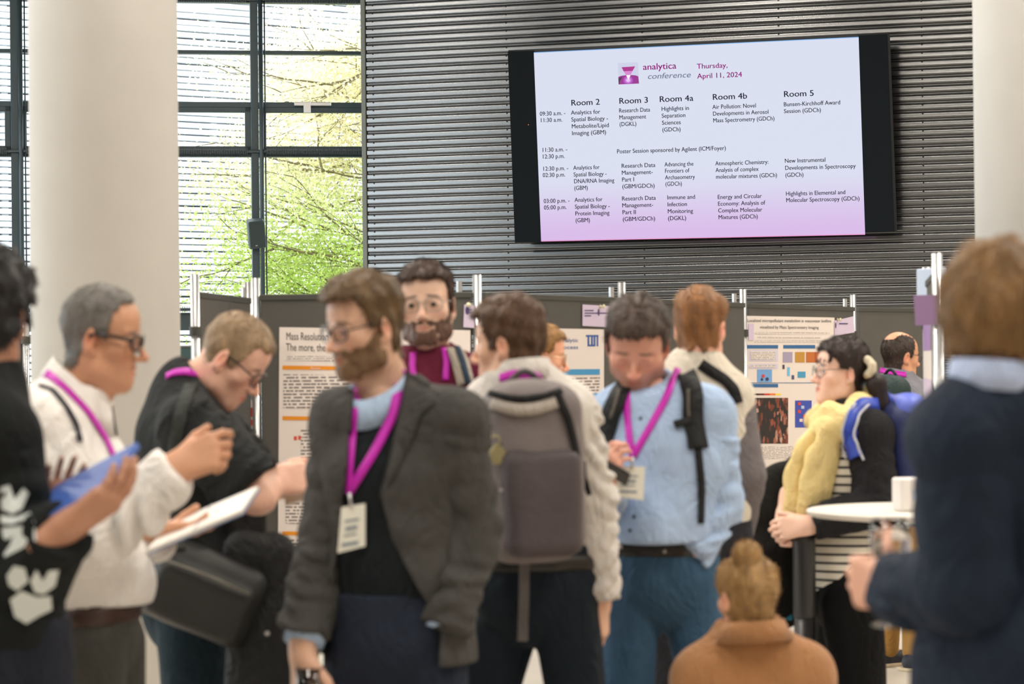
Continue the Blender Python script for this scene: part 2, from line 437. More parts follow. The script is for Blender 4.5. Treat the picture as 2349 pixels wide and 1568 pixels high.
# tree: branches and leaves
m_bark = mat('bark', srgb(128, 116, 84), 0.9, bump=0.3, bscale=30)
def leaf_mat():
    m = bpy.data.materials.new('young_leaf'); m.use_nodes = True; nt = m.node_tree
    nt.nodes.remove(nt.nodes['Principled BSDF']); out = nt.nodes['Material Output']
    at = nt.nodes.new('ShaderNodeAttribute'); at.attribute_name = 'Col'
    d = nt.nodes.new('ShaderNodeBsdfDiffuse'); t = nt.nodes.new('ShaderNodeBsdfTranslucent')
    mx = nt.nodes.new('ShaderNodeMixShader'); mx.inputs[0].default_value = 0.5
    nt.links.new(at.outputs[0], d.inputs[0]); nt.links.new(at.outputs[0], t.inputs[0])
    nt.links.new(d.outputs[0], mx.inputs[1]); nt.links.new(t.outputs[0], mx.inputs[2]); nt.links.new(mx.outputs[0], out.inputs[0])
    return m
def make_tree():
    rnd = random.Random(11); TD = 29.5
    base = XY(1125, TD + 0.8)
    tr = empty('leafy_tree', base, 'spring tree with bright green leaves, paled higher up as if overexposed, outside the window', 'tree')
    br = MB(); tips = []
    trunk = [base + Vector((0.0 + 0.05 * math.sin(i), 0.03 * i, 0.62 * i)) for i in range(10)]
    br.tube([p - base for p in trunk], [0.17 * (1 - 0.085 * i) + 0.01 for i in range(10)], 10)
    def branch(p, d, L, r, lev):
        n = max(4, int(L / 0.16)); pts = [p]
        for i in range(n):
            d = (d + Vector((rnd.uniform(-.16, .16), rnd.uniform(-.16, .16), rnd.uniform(-.13, .15)))).normalized()
            p = p + d * (L / n); pts.append(p)
            if lev < 3 and i >= 1 and rnd.random() < (0.55 if lev < 2 else 0.25):
                s = Vector((rnd.uniform(-1, 0.5), rnd.uniform(-.7, .7), rnd.uniform(-.45, .6)))
                branch(p, (d * 0.7 + s * 0.8).normalized(), L * rnd.uniform(.35, .55), r * 0.5, lev + 1)
            if lev >= 1: tips.append(p)
        br.tube([q - base for q in pts], [max(0.0025, r * 0.62 * (1 - 0.85 * i / n)) for i in range(n + 1)], 5, False)
    for i in range(2, 10):
        for k in range(2 if i % 2 else 3):
            d = Vector((rnd.uniform(-1.0, -0.6), rnd.uniform(-.5, .4), rnd.uniform(-.22, .3)))
            branch(trunk[i] if i < 10 else trunk[-1], d.normalized(), rnd.uniform(2.0, 2.9) * (1.0 if i < 7 else 0.9), 0.05, 0)
    for i in range(5):
        d = Vector((rnd.uniform(.2, 1.0), rnd.uniform(-.6, .6), rnd.uniform(-.1, .5)))
        branch(trunk[3 + i], d.normalized(), rnd.uniform(1.2, 1.8), 0.05, 0)
    br.build('branches', m_bark, tr, True)
    rs = np.random.RandomState(5)
    T = np.array([t[:] for t in tips]); n = 80000
    C = T[rs.randint(0, len(T), n)] + rs.normal(0, 0.17, (n, 3)); C[:, 2] -= np.abs(rs.normal(0, 0.03, n))
    A = rs.normal(0, 1, (n, 3)); A /= np.linalg.norm(A, axis=1)[:, None]
    B = np.cross(A, rs.normal(0, 1, (n, 3))); B /= np.linalg.norm(B, axis=1)[:, None]
    L = rs.uniform(0.012, 0.032, n)[:, None]
    V = np.empty((n, 4, 3)); V[:, 0] = C - A * L; V[:, 1] = C + B * L * 0.55; V[:, 2] = C + A * L; V[:, 3] = C - B * L * 0.55
    V = V.reshape(-1, 3) - np.array(base)
    Q = np.arange(4 * n).reshape(n, 4)
    o = mesh_obj('leaves', V, Q, leaf_mat(), tr, False); tag(o, kind='stuff')
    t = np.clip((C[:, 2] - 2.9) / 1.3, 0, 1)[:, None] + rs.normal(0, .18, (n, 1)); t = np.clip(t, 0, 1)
    lo = np.array(srgb(206, 226, 128)); hi = np.array(srgb(250, 238, 205))  # overexposure put into the colour: leaves turn cream towards the top
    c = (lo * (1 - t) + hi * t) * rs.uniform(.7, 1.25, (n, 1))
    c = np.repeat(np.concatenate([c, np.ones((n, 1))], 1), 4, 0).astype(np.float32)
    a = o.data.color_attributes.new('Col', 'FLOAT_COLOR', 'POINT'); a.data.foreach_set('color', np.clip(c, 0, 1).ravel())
make_tree()

# ================================================================== LED SCREEN
TILT = math.radians(5.4)
SN = (WN * math.cos(TILT) - Z3 * math.sin(TILT)).normalized()
_b = on_plane(1600, 543, WO + WN * 0.34, WN)
def spt(px, py, off=0.0): return on_plane(px, py, _b, SN) + SN * off
scr = empty('led_screen', spt(1620, 545), 'large wall screen showing the conference timetable between black side panels', 'screen')
SL = scr.location
def quadbox(name, c4, off0, off1, m, parent):
    a = [spt(*c, off1) - SL for c in c4]; b = [spt(*c, off0) - SL for c in c4]
    mb = MB(); mb.add(a + b, [(3, 2, 1, 0), (4, 5, 6, 7), (0, 1, 5, 4), (1, 2, 6, 5), (2, 3, 7, 6), (3, 0, 4, 7)])
    return mb.build(name, m, parent)
m_blk = mat('black_panel', (0.008, 0.011, 0.014), 0.85, spec=0.12, bump=0.02, bscale=200)
m_hs = mat('black_screen_housing', (0.02, 0.022, 0.025), 0.6)
quadbox('housing', [(1166, 115), (2036, 76), (2053, 532), (1181, 557)], -0.14, 0.0, m_hs, scr)
quadbox('side_panel', [(1165.5, 118), (1225, 116), (1242, 555), (1182, 555.5)], 0.0, 0.012, m_blk, scr)
quadbox('side_panel', [(1970, 81), (2035.5, 78), (2052, 530.5), (1985, 533)], 0.0, 0.012, m_blk, scr)
# display: bluish white fading to lilac at its lower edge (the slide's own design)
def display_mat():
    m = bpy.data.materials.new('timetable_display'); m.use_nodes = True; nt = m.node_tree
    b = nt.nodes['Principled BSDF']; b.inputs['Base Color'].default_value = (0.02, 0.02, 0.02, 1); b.inputs['Roughness'].default_value = 0.85; b.inputs['Specular IOR Level'].default_value = 0.1
    at = nt.nodes.new('ShaderNodeAttribute'); at.attribute_name = 'Col'
    nt.links.new(at.outputs[0], b.inputs['Emission Color']); b.inputs['Emission Strength'].default_value = 0.78
    return m
dc = [(1225, 120), (1970, 84.5), (1985, 538), (1242, 553.5)]
rows = 160; V = []; Cc = []
for i in range(rows + 1):
    t = i / rows
    for (a, b2) in ((dc[0], dc[3]), (dc[1], dc[2])):
        V.append(spt(a[0] + (b2[0] - a[0]) * t, a[1] + (b2[1] - a[1]) * t, 0.010) - SL)
        k = max(0, (t - 0.62) / 0.38); k = k * k * (3 - 2 * k)
        c = [srgb(217, 222, 240)[q] * (1 - k) + srgb(216, 186, 232)[q] * k for q in range(3)]
        if t < 0.0062: c = srgb(90, 170, 235)
        if t > 0.995: c = srgb(240, 130, 190)
        Cc.append((*c, 1))
Fc = [(2 * i, 2 * i + 2, 2 * i + 3, 2 * i + 1) for i in range(rows)]
o = mesh_obj('display', V, Fc, display_mat(), scr, False)
a = o.data.color_attributes.new('Col', 'FLOAT_COLOR', 'POINT'); a.data.foreach_set('color', np.array(Cc, dtype=np.float32).ravel())
disp = o
MB().box(spt(1600, 300) - WN * 0.19 - SL, WU * 1.25, WN * 0.10, (0, 0, 0.5)).build('wall_mount', m_hs, scr)
MB().lathe(spt(1213, 286, 0.012) - SL, [(0.004, 0), (0.003, 0.003)], 8, (WU, SN.cross(WU), SN)).build('status_light', mat('red_led', (0.5, 0.02, 0.02), 0.5, emit=(1, 0.2, 0.15), estr=1.5), scr)

m_ink = mat('slide_ink', (0.004, 0.005, 0.010), 0.9, spec=0.05, emit=srgb(30, 34, 56), estr=0.3)
m_mag = mat('slide_magenta', (0.05, 0.0, 0.03), 0.9, spec=0.05, emit=srgb(134, 12, 112), estr=0.7)
m_grey = mat('slide_grey', (0.08, 0.09, 0.11), 0.6, emit=srgb(98, 110, 136), estr=0.7)
LEAN = 0.0385
def slope_at(py): return -0.0455 + (py - 100) / 444.0 * 0.0235
def cell(name, lines, x, y0, ylast, ref, xr, caph, m, ox=1150, it=0.0):
    """text cell: crop coordinates (3.016 px per photo px) of its first baseline, last baseline and right end of line ref"""
    k = 3.016; n = len(lines)
    X0 = ox + x / k; Y0 = 60 + y0 / k; YL = 60 + ylast / k; XR = ox + xr / k
    Vr, _ = text_mesh(lines[ref]); wem = Vr[:, 0].max() - 0.02
    yr = Y0 + (YL - Y0) * (ref / max(n - 1, 1)); xl = X0 + LEAN * (yr - Y0)
    sx = (XR - xl) / wem
    def place(i):
        yy = Y0 + (YL - Y0) * (i / max(n - 1, 1)); xx = X0 + LEAN * (yy - Y0)
        sl = slope_at(yy)
        o = spt(xx, yy, 0.0125)
        ex = (spt(xx + 100, yy + sl * 100, 0.0125) - o) / 100 * sx
        ey = (spt(xx - LEAN * 100, yy - 100, 0.0125) - o) / 100 * (caph / 0.682)
        return (o - SL, ex, ey, it)
    for i, t in enumerate(lines):
        mb = MB(); text_lines(mb, [t], lambda q, i=i: place(i)); o0, ex, ey, it_ = place(i); text_lines(mb, [t], lambda q: (o0 + ex * 0.022 + ey * 0.006, ex, ey, it_)); tag(mb.build(name, m, disp), kind='stuff')
B, R = 9.4, 13.2
for a in (
    (['Room 2'], 483, 550, 550, 0, 682, R), (['Room 3'], 815, 537, 537, 0, 1015, R), (['Room 4a'], 1094, 525, 525, 0, 1329, R),
    (['09:30 a.m. -', '11:30 a.m.'], 268, 620, 665, 0, 445, B),
    (['Analytics for', 'Spatial Biology -', 'Metabolite/Lipid', 'Imaging (GBM)'], 484, 612, 754, 2, 745, B),
    (['Research Data', 'Management', '(DGKL)'], 815, 598, 692, 0, 1031, B),
    (['Highlights in', 'Separation', 'Sciences', '(GDCh)'], 1109, 586, 730, 0, 1299, B),
    (['11:30 a.m. -', '12:30 p.m.'], 281, 870, 916, 0, 458, B),
    (['Poster Session sponsored by Agilent (ICM/Foyer)'], 801, 880, 880, 0, 1548, B),
    (['12:30 p.m. -', '02:30 p.m.'], 287, 1000, 1044, 0, 465, B),
    (['Analytics for', 'Spatial Biology -', 'DNA/RNA Imaging', '(GBM)'], 500, 993, 1133, 2, 783, B),
    (['Research Data', 'Management-', 'Part I', '(GBM/GDCh)'], 832, 980, 1122, 1, 1049, B),
    (['Advancing the', 'Frontiers of', 'Archaeometry', '(GDCh)'], 1131, 970, 1105, 2, 1341, B),
    (['03:00 p.m. -', '05:00 p.m.'], 295, 1223, 1268, 0, 474, B),
    (['Analytics for', 'Spatial Biology -', 'Protein Imaging', '(GBM)'], 509, 1215, 1356, 1, 752, B),
    (['Research Data', 'Management-', 'Part II', '(GBM/GDCh)'], 835, 1206, 1348, 1, 1052, B),
    (['Immune and', 'Infection', 'Monitoring', '(DGKL)'], 1148, 1198, 1342, 0, 1342, B)):
    cell('timetable_text', a[0], *a[1:], m_ink)
for a in (
    (['Room 4b'], 104, 510, 510, 0, 343, R), (['Room 5'], 596, 490, 490, 0, 804, R),
    (['Air Pollution: Novel', 'Developments in Aerosol', 'Mass Spectrometry (GDCh)'], 105, 573, 666, 2, 532, B),
    (['Bunsen-Kirchhoff Award', 'Session (GDCh)'], 597, 555, 602, 0, 987, B),
    (['Atmospheric Chemistry:', 'Analysis of complex', 'molecular mixtures (GDCh)'], 125, 963, 1055, 2, 550, B),
    (['New Instrumental', 'Developments in Spectroscopy', '(GDCh)'], 604, 945, 1043, 1, 1094, B),
    (['Energy and Circular', 'Economy: Analysis of', 'Complex Molecular', 'Mixtures (GDCh)'], 140, 1195, 1335, 1, 470, B),
    (['Highlights in Elemental and', 'Molecular Spectroscopy (GDCh)'], 612, 1172, 1217, 1, 1119, B)):
    cell('timetable_text', a[0], *a[1:], m_ink, ox=1600)
cell('date_text', ['Thursday,', 'April 11, 2024'], -3, 295, 363, 1, 308, 11.4, m_mag, ox=1600)
cell('logo_text', ['analytica'], 981, 303, 303, 0, 1211, 14.0, m_mag)
cell('logo_text', ['conference'], 1011, 366, 366, 0, 1308, 12.6, m_grey, it=0.2)
# emblem: hourglass over a glowing dome
def spoly(name, pts, off, col, est=0.76):
    k = 3.016
    V = [spt(1150 + x / k, 60 + y / k, off) - SL for (x, y) in pts]
    m = mat('logo_%d_%d_%d' % tuple(int(q * 255) for q in col), (0.02, 0.02, 0.02), 0.6, emit=col, estr=est)
    return MB().add(V, [tuple(range(len(V)))]).build(name, m, disp)
spoly('logo_field', [(808, 255), (949, 249), (955, 397), (814, 403)], 0.0112, srgb(203, 207, 232))
dome = [(814, 403), (812, 366)] + [(880 + 70 * math.cos(t), 352 - 14 * math.sin(t) - (880 + 70 * math.cos(t) - 880) * 0.04) for t in np.linspace(math.pi * 0.95, 0.0, 9)] + [(955, 397)]
spoly('logo_dome', dome, 0.0116, srgb(150, 10, 140))
spoly('logo_shade', [(814, 403), (812, 364), (832, 350), (838, 356), (822, 380), (819, 402)], 0.0119, srgb(46, 22, 52))
for (r, c) in ((34, (176, 60, 190)), (24, (200, 110, 215)), (14, (228, 190, 240))):
    spoly('logo_glow', [(880 + r * math.cos(t), min(398, 374 + r * 0.9 * math.sin(t))) for t in np.linspace(0, 2 * math.pi, 18)[:-1]], 0.0119 + 0.0003 * (34 - r) / 10, srgb(*c))
spoly('logo_cone', [(834, 284), (928, 278), (911, 309), (848, 312)], 0.0121, srgb(170, 6, 134))
spoly('logo_cone', [(848, 312), (911, 309), (897, 337), (866, 339)], 0.0121, srgb(214, 130, 205))
spoly('logo_cone', [(866, 339), (897, 337), (884, 370), (881, 370)], 0.013, srgb(246, 244, 252))

# ================================================================== LOUDSPEAKER
m_spk = mat('grey_green_speaker_box', srgb(70, 84, 84), 0.5, bump=0.05, bscale=200)
sp = empty('loudspeaker', P(588, 535, 24.0), 'small dark wall loudspeaker tilted downwards on the window mullion', 'loudspeaker')
Rm = (Matrix.Rotation(math.radians(14), 3, 'Z') @ Matrix.Rotation(math.radians(16), 3, 'X') @ Matrix.Rotation(math.radians(-6), 3, 'Y'))
ax, ay, az = Rm @ Vector((0.080, 0, 0)), Rm @ Vector((0, 0.075, 0)), Rm @ Vector((0, 0, 0.135))
MB().box((0, 0, 0), ax, ay, az, 0.012).build('cabinet', m_spk, sp)
MB().box(-ay * 1.04, ax * 0.9, ay * 0.05, az * 0.9).build('grille', mat('speaker_grille', srgb(54, 66, 66), 0.7, bump=0.4, bscale=400), sp)
MB().box(-ay * 1.11 - az * 0.75 - ax * 0.2, ax * 0.12, ay * 0.02, az * 0.03).build('nameplate', alu, sp)
MB().tube([(0, 0.02, 0), (0.01, 0.16, 0.0), (0.02, 0.16, 0.13)], 0.012, 8).build('bracket', m_frame, sp, True)
# ================================================================== BODY MODELLING: smooth blends of tapered limbs, turned into one skin
class Vol:
    def __init__(s, lo, hi, h, R=None, o=None):
        s.h = h; s.lo = np.array(lo, dtype=np.float64)
        n = np.ceil((np.array(hi) - s.lo) / h).astype(int) + 1
        s.n = n; s.d = np.full(n, 0.3, dtype=np.float32)
        s.ax = [(s.lo[i] + h * np.arange(n[i])).astype(np.float32) for i in range(3)]
        s.R = None if R is None else np.array(R); s.o = None if o is None else np.array(o)
    def copy(s):
        c = Vol.__new__(Vol); c.__dict__.update(s.__dict__); c.d = s.d.copy(); return c
    def sub(s, lo, hi):
        a = np.clip(np.floor((np.array(lo) - s.lo) / s.h).astype(int), 0, s.n); b = np.clip(np.ceil((np.array(hi) - s.lo) / s.h).astype(int) + 1, 0, s.n)
        sl = tuple(slice(a[i], b[i]) for i in range(3))
        if any(b[i] <= a[i] for i in range(3)): return None, None
        X = s.ax[0][sl[0]][:, None, None]; Y = s.ax[1][sl[1]][None, :, None]; Z = s.ax[2][sl[2]][None, None, :]
        return sl, (X, Y, Z)
    def mix(s, sl, d, k, mode):
        a = s.d[sl]
        if mode == 'cut':
            d = -d
            hh = np.maximum(k - np.abs(a - d), 0) / k
            s.d[sl] = np.maximum(a, d) + hh * hh * k * 0.25
        else:
            hh = np.maximum(k - np.abs(a - d), 0) / k
            s.d[sl] = np.minimum(a, d) - hh * hh * k * 0.25
    def cone(s, a, b, ra, rb, k=0.02, sq=None, mode='add'):
        a = np.array(a, dtype=np.float32); b = np.array(b, dtype=np.float32); r = max(ra, rb)
        pad = r + k + 3 * s.h
        sl, g = s.sub(np.minimum(a, b) - pad, np.maximum(a, b) + pad)
        if sl is None: return s
        ba = b - a; L2 = float(ba @ ba) + 1e-12
        px, py, pz = g[0] - a[0], g[1] - a[1], g[2] - a[2]
        t = np.clip((px * ba[0] + py * ba[1] + pz * ba[2]) / L2, 0, 1)
        wx, wy, wz = px - t * ba[0], py - t * ba[1], pz - t * ba[2]
        rr = ra + t * (rb - ra)
        if sq is None:
            d = np.sqrt(wx * wx + wy * wy + wz * wz) - rr
        else:
            n, q = sq; n = np.array(n, dtype=np.float32); n /= np.linalg.norm(n)
            wn = (wx * n[0] + wy * n[1] + wz * n[2]) * (1 / q - 1)
            wx, wy, wz = wx + n[0] * wn, wy + n[1] * wn, wz + n[2] * wn
            d = (np.sqrt(wx * wx + wy * wy + wz * wz) - rr) * (0.5 + 0.5 * q)
        s.mix(sl, d.astype(np.float32), k, mode); return s
    def chain(s, pts, rs, k=0.02, sq=None, mode='add'):
        for i in range(len(pts) - 1): s.cone(pts[i], pts[i + 1], rs[i], rs[i + 1], k, sq, mode)
        return s
    def ell(s, c, r, R=None, k=0.02, mode='add'):
        c = np.array(c, dtype=np.float32); r = np.array(r, dtype=np.float32)
        pad = float(r.max()) + k + 3 * s.h
        sl, g = s.sub(c - pad, c + pad)
        if sl is None: return s
        p = [g[i] - c[i] for i in range(3)]
        if R is not None:
            R = np.array(R, dtype=np.float32); p = [p[0] * R[0, j] + p[1] * R[1, j] + p[2] * R[2, j] for j in range(3)]
        k0 = np.sqrt((p[0] / r[0]) ** 2 + (p[1] / r[1]) ** 2 + (p[2] / r[2]) ** 2)
        k1 = np.sqrt((p[0] / r[0] ** 2) ** 2 + (p[1] / r[1] ** 2) ** 2 + (p[2] / r[2] ** 2) ** 2) + 1e-6
        d = k0 * (k0 - 1) / k1
        s.mix(sl, d.astype(np.float32), k, mode); return s
    def rbox(s, c, hx, r, R=None, k=0.01, mode='add'):
        c = np.array(c, dtype=np.float32); hx = np.array(hx, dtype=np.float32)
        pad = float(np.linalg.norm(hx)) + k + 3 * s.h
        sl, g = s.sub(c - pad, c + pad)
        if sl is None: return s
        p = [g[i] - c[i] for i in range(3)]
        if R is not None:
            R = np.array(R, dtype=np.float32); p = [p[0] * R[0, j] + p[1] * R[1, j] + p[2] * R[2, j] for j in range(3)]
        q = [np.abs(p[i]) - (hx[i] - r) for i in range(3)]
        out = np.sqrt(np.maximum(q[0], 0) ** 2 + np.maximum(q[1], 0) ** 2 + np.maximum(q[2], 0) ** 2)
        d = out + np.minimum(np.maximum(np.maximum(q[0], q[1]), q[2]), 0) - r
        s.mix(sl, d.astype(np.float32), k, mode); return s
    def grid(s): return s.ax[0][:, None, None], s.ax[1][None, :, None], s.ax[2][None, None, :]
    def below(s, z, z2=None):
        """keep what lies under z (z may be an array over the grid)"""
        s.d = np.maximum(s.d, (s.ax[2][None, None, :] - z).astype(np.float32) if np.isscalar(z) else s.grid()[2] - z); return s
    def above(s, z):
        s.d = np.maximum(s.d, z - s.grid()[2]); return s
    def half(s, p, n):
        """remove what lies on the n side of p"""
        X, Y, Z = s.grid(); n = Vector(n).normalized()
        s.d = np.maximum(s.d, (X - p[0]) * n[0] + (Y - p[1]) * n[1] + (Z - p[2]) * n[2]); return s
    def folds(s, amp, f, seed=0, aniso=(1, 1, 0.6)):
        rs = np.random.RandomState(seed); X, Y, Z = s.grid(); e = 0
        for i in range(5):
            v = rs.normal(0, 1, 3) * np.array(aniso); v *= f * rs.uniform(.6, 1.4) / np.linalg.norm(v); w = rs.normal(0, 1, 3); w *= f * .45 / np.linalg.norm(w)
            ph = X * v[0] + Y * v[1] + Z * v[2] + rs.uniform(0, 6) + 1.6 * np.sin(X * w[0] + Y * w[1] + Z * w[2] + rs.uniform(0, 6))
            env = 0.5 + 0.5 * np.sin(X * w[1] * 1.3 + Y * w[2] * 1.3 + Z * w[0] * 1.3 + rs.uniform(0, 6))
            e = e + (np.sin(ph) * .5 if i < 2 else (1.1 - 2.2 * np.abs(np.sin(ph * .5))) * env)
        s.d = s.d + (amp * e / 2.2).astype(np.float32); return s
    def rings(s, amp, axis, lam, seed=0):
        """sleeve wrinkles running round an arm"""
        rs = np.random.RandomState(seed); X, Y, Z = s.grid(); e = 0; a = np.array(axis); a = a / np.linalg.norm(a)
        for i in range(4):
            v = a + rs.normal(0, .38, 3); v *= 2 * math.pi / (lam * rs.uniform(.7, 1.6)); w = rs.normal(0, 1, 3); w *= 26 / np.linalg.norm(w)
            env = (0.5 + 0.5 * np.sin(X * w[1] + Y * w[2] + Z * w[0] + rs.uniform(0, 6))) ** 2
            e = e + (1.0 - 2.0 * np.abs(np.sin(.5 * (X * v[0] + Y * v[1] + Z * v[2]) + rs.uniform(0, 6) + .9 * np.sin(X * w[0] + Y * w[1] + Z * w[2])))) * env
        s.d = s.d + (amp * e / 2).astype(np.float32); return s
    def mesh(s):
        """naive surface nets"""
        d = s.d; ins = d < 0
        for ax in range(3):
            sl = [slice(None)] * 3
            for e in (0, -1):
                sl[ax] = e; ins[tuple(sl)] = False
        d = np.where(ins, d, np.maximum(d, 1e-5)); nx, ny, nz = d.shape
        c = np.zeros((nx - 1, ny - 1, nz - 1), dtype=np.int8)
        for i in (0, 1):
            for j in (0, 1):
                for k in (0, 1): c += ins[i:nx - 1 + i, j:ny - 1 + j, k:nz - 1 + k]
        act = (c > 0) & (c < 8)
        I = np.argwhere(act)
        if len(I) == 0: return np.zeros((0, 3)), np.zeros((0, 4), dtype=int)
        idx = np.full(c.shape, -1, dtype=np.int32); idx[act] = np.arange(len(I))
        acc = np.zeros((len(I), 3)); cnt = np.zeros(len(I))
        corners = [(i, j, k) for i in (0, 1) for j in (0, 1) for k in (0, 1)]
        val = {q: d[I[:, 0] + q[0], I[:, 1] + q[1], I[:, 2] + q[2]] for q in corners}
        for q in corners:
            for ax in range(3):
                if q[ax] == 0:
                    q2 = list(q); q2[ax] = 1; q2 = tuple(q2)
                    a, b = val[q], val[q2]; m_ = (a < 0) != (b < 0)
                    t = np.where(m_, a / np.where(m_, a - b, 1), 0)
                    for x in range(3):
                        acc[:, x] += np.where(m_, q[x] + (t if x == ax else 0), 0)
                    cnt += m_
        V = s.lo + (I + acc / cnt[:, None]) * s.h
        Q = []
        for ax in range(3):
            a, b = (ax + 1) % 3, (ax + 2) % 3
            s0 = [slice(None)] * 3; s1 = [slice(None)] * 3; s0[ax] = slice(0, -1); s1[ax] = slice(1, None)
            A = ins[tuple(s0)]; B2 = ins[tuple(s1)]; E = np.argwhere(A != B2); fl = A[tuple(E.T)]
            ok = (E[:, a] > 0) & (E[:, b] > 0) & (E[:, a] < d.shape[a] - 1) & (E[:, b] < d.shape[b] - 1); E = E[ok]; fl = fl[ok]
            q = []
            for (da, db) in ((-1, -1), (0, -1), (0, 0), (-1, 0)):
                e = E.copy(); e[:, a] += da; e[:, b] += db; q.append(idx[e[:, 0], e[:, 1], e[:, 2]])
            q = np.stack(q, 1); q[~fl] = q[~fl][:, ::-1]; Q.append(q)
        Q = np.concatenate(Q); Q = Q[(Q >= 0).all(1)]
        if s.R is not None: V = V @ s.R.T + s.o
        return V, Q

def bounds(pts, pad):
    A = np.array([list(p) for p in pts]); return A.min(0) - pad, A.max(0) + pad
def rot_facing(a, pitch=0.0, roll=0.0):
    """columns: own right, forward, up;  a = 0 towards the camera, 90 picture right, 180 away"""
    f = face_dir(a); x = f.cross(Z3)
    M = Matrix(((x.x, f.x, 0), (x.y, f.y, 0), (x.z, f.z, 1)))
    return M @ Matrix.Rotation(-math.radians(pitch), 3, 'X') @ Matrix.Rotation(math.radians(roll), 3, 'Y')

# ------------------------------------------------------------------ head
YS = np.array([1.0, 0.90, 1.0])              # front-to-back slimness of a head
HEADC = {}
def head_vol(p):
    """head in its own frame: x own right, y forward, z up; eyes at z = 0"""
    key = tuple(sorted((k, v) for k, v in p.items()))
    if key in HEADC: return HEADC[key]
    v = Vol((-0.105, -0.135, -0.20), (0.105, 0.15, 0.185), 0.0036)
    w = p.get('w', 1.0); jw = p.get('jaw', 1.0)
    v.ell((0, -0.010, 0.034), (0.0745 * w, 0.096, 0.083), k=0.02)
    v.ell((0, 0.042, 0.036), (0.060 * w, 0.050, 0.056), k=0.03)
    v.ell((0, 0.036, -0.030), (0.059 * w, 0.052, 0.066), k=0.03)
    skull = None
    for s_ in (-1, 1):
        v.cone((s_ * 0.052 * jw, -0.004, -0.045), (s_ * 0.047 * jw, 0.012, -0.078), 0.018, 0.016, 0.03)
        v.cone((s_ * 0.046 * jw, 0.012, -0.078), (s_ * 0.014, 0.072, -0.103), 0.018, 0.014, 0.03)
        v.ell((s_ * 0.046 * w, 0.058, -0.024), (0.018, 0.022, 0.016), k=0.025)
    v.ell((0, 0.072, -0.100), (0.024, 0.020, 0.019), k=0.025)
    v.ell((0, 0.070, -0.064), (0.031, 0.024, 0.030), k=0.03)
    sk = v.copy()
    for s_ in (-1, 1):
        v.ell((s_ * 0.031, 0.102, -0.003), (0.019, 0.018, 0.0125), k=0.012, mode='cut')
        v.cone((s_ * 0.046, 0.074, 0.019), (s_ * 0.012, 0.089, 0.013), 0.006, 0.0075, 0.014)
        v.ell((s_ * 0.031, 0.0805, -0.003), (0.0165, 0.0138, 0.0128), k=0.006)          # eyelids over the ball
        v.ell((s_ * 0.031, 0.0955, -0.0045), (0.0115, 0.0075, 0.0040), k=0.002, mode='cut')
    nl = p.get('nose', 1.0)
    v.cone((0, 0.088, 0.010), (0, 0.088 + 0.030 * nl, -0.034), 0.0062, 0.0088, 0.014)
    v.ell((0, 0.090 + 0.028 * nl, -0.037), (0.0105, 0.0105, 0.009), k=0.008)
    for s_ in (-1, 1):
        v.ell((s_ * 0.0115, 0.098 + 0.006 * nl, -0.041), (0.0075, 0.0105, 0.0075), k=0.006)
        v.cone((0, 0.0975, -0.0635), (s_ * 0.021, 0.0845, -0.0665), 0.0050, 0.0030, 0.006)
        v.cone((0, 0.0965, -0.0745), (s_ * 0.020, 0.0845, -0.0685), 0.0062, 0.0030, 0.006)
    op = p.get('open', 0.0)
    v.cone((-0.017, 0.098, -0.0690), (0.017, 0.098, -0.0690), 0.0016 + op, 0.0016 + op, 0.004, mode='cut')
    # neck
    nk = p.get('neck', 1.0); nb = p.get('nb', 0.0)
    v.cone((0, -0.022, -0.05), (0, -0.045 + nb, -0.195), 0.050 * nk, 0.056 * nk, 0.035)
    v.cone((0, 0.035, -0.085), (0, -0.012 + nb, -0.20), 0.024, 0.045 * nk, 0.03)
    # ears
    for s_ in (-1, 1):
        Re = Matrix.Rotation(s_ * math.radians(-24), 3, 'Z') @ Matrix.Rotation(math.radians(-10), 3, 'X')
        v.ell((s_ * 0.0765 * w, -0.010, -0.012), (0.0075, 0.0175, 0.0315), Re, k=0.006)
        v.ell((s_ * 0.0845 * w, -0.005, -0.008), (0.006, 0.009, 0.018), Re, k=0.006, mode='cut')
        v.ell((s_ * 0.074 * w, 0.002, -0.036), (0.006, 0.008, 0.010), k=0.006)
    HEADC[key] = (v, sk); return v, sk

def head_colors(V, skin, red=1.0, stub=None):
    """own colouring of a face: lips, ears, cheeks, nose, brows"""
    skin = np.array(skin); c = np.tile(skin, (len(V), 1)); x, y, z = V[:, 0], V[:, 1], V[:, 2]
    def blend(wt, col): return c * (1 - wt[:, None]) + np.array(col) * wt[:, None]
    pink = skin * np.array([1.02, 0.72, 0.68])
    g = lambda cx, cy, cz, r: np.exp(-(((np.abs(x) - cx) ** 2 + (y - cy) ** 2 + (z - cz) ** 2) / r ** 2))
    wt = np.clip(0.75 * g(.08, -.01, -.01, .022) + 0.5 * g(.0, .118, -.036, .016) + 0.4 * g(.042, .075, -.035, .022), 0, .85) * red
    c = blend(wt, pink)
    lip = np.clip(1 - ((x / 0.021) ** 2 + ((z + 0.069) / 0.0095) ** 2), 0, 1) ** .5 * (y > 0.082)
    c = blend(np.clip(lip, 0, .75), skin * np.array([0.92, 0.50, 0.48]))
    br = np.exp(-(((np.abs(x) - .030) / .017) ** 4 + ((z - 0.020 + (np.abs(x) - .03) * .15) / .0042) ** 4)) * (y > 0.06)
    return c, br, stub
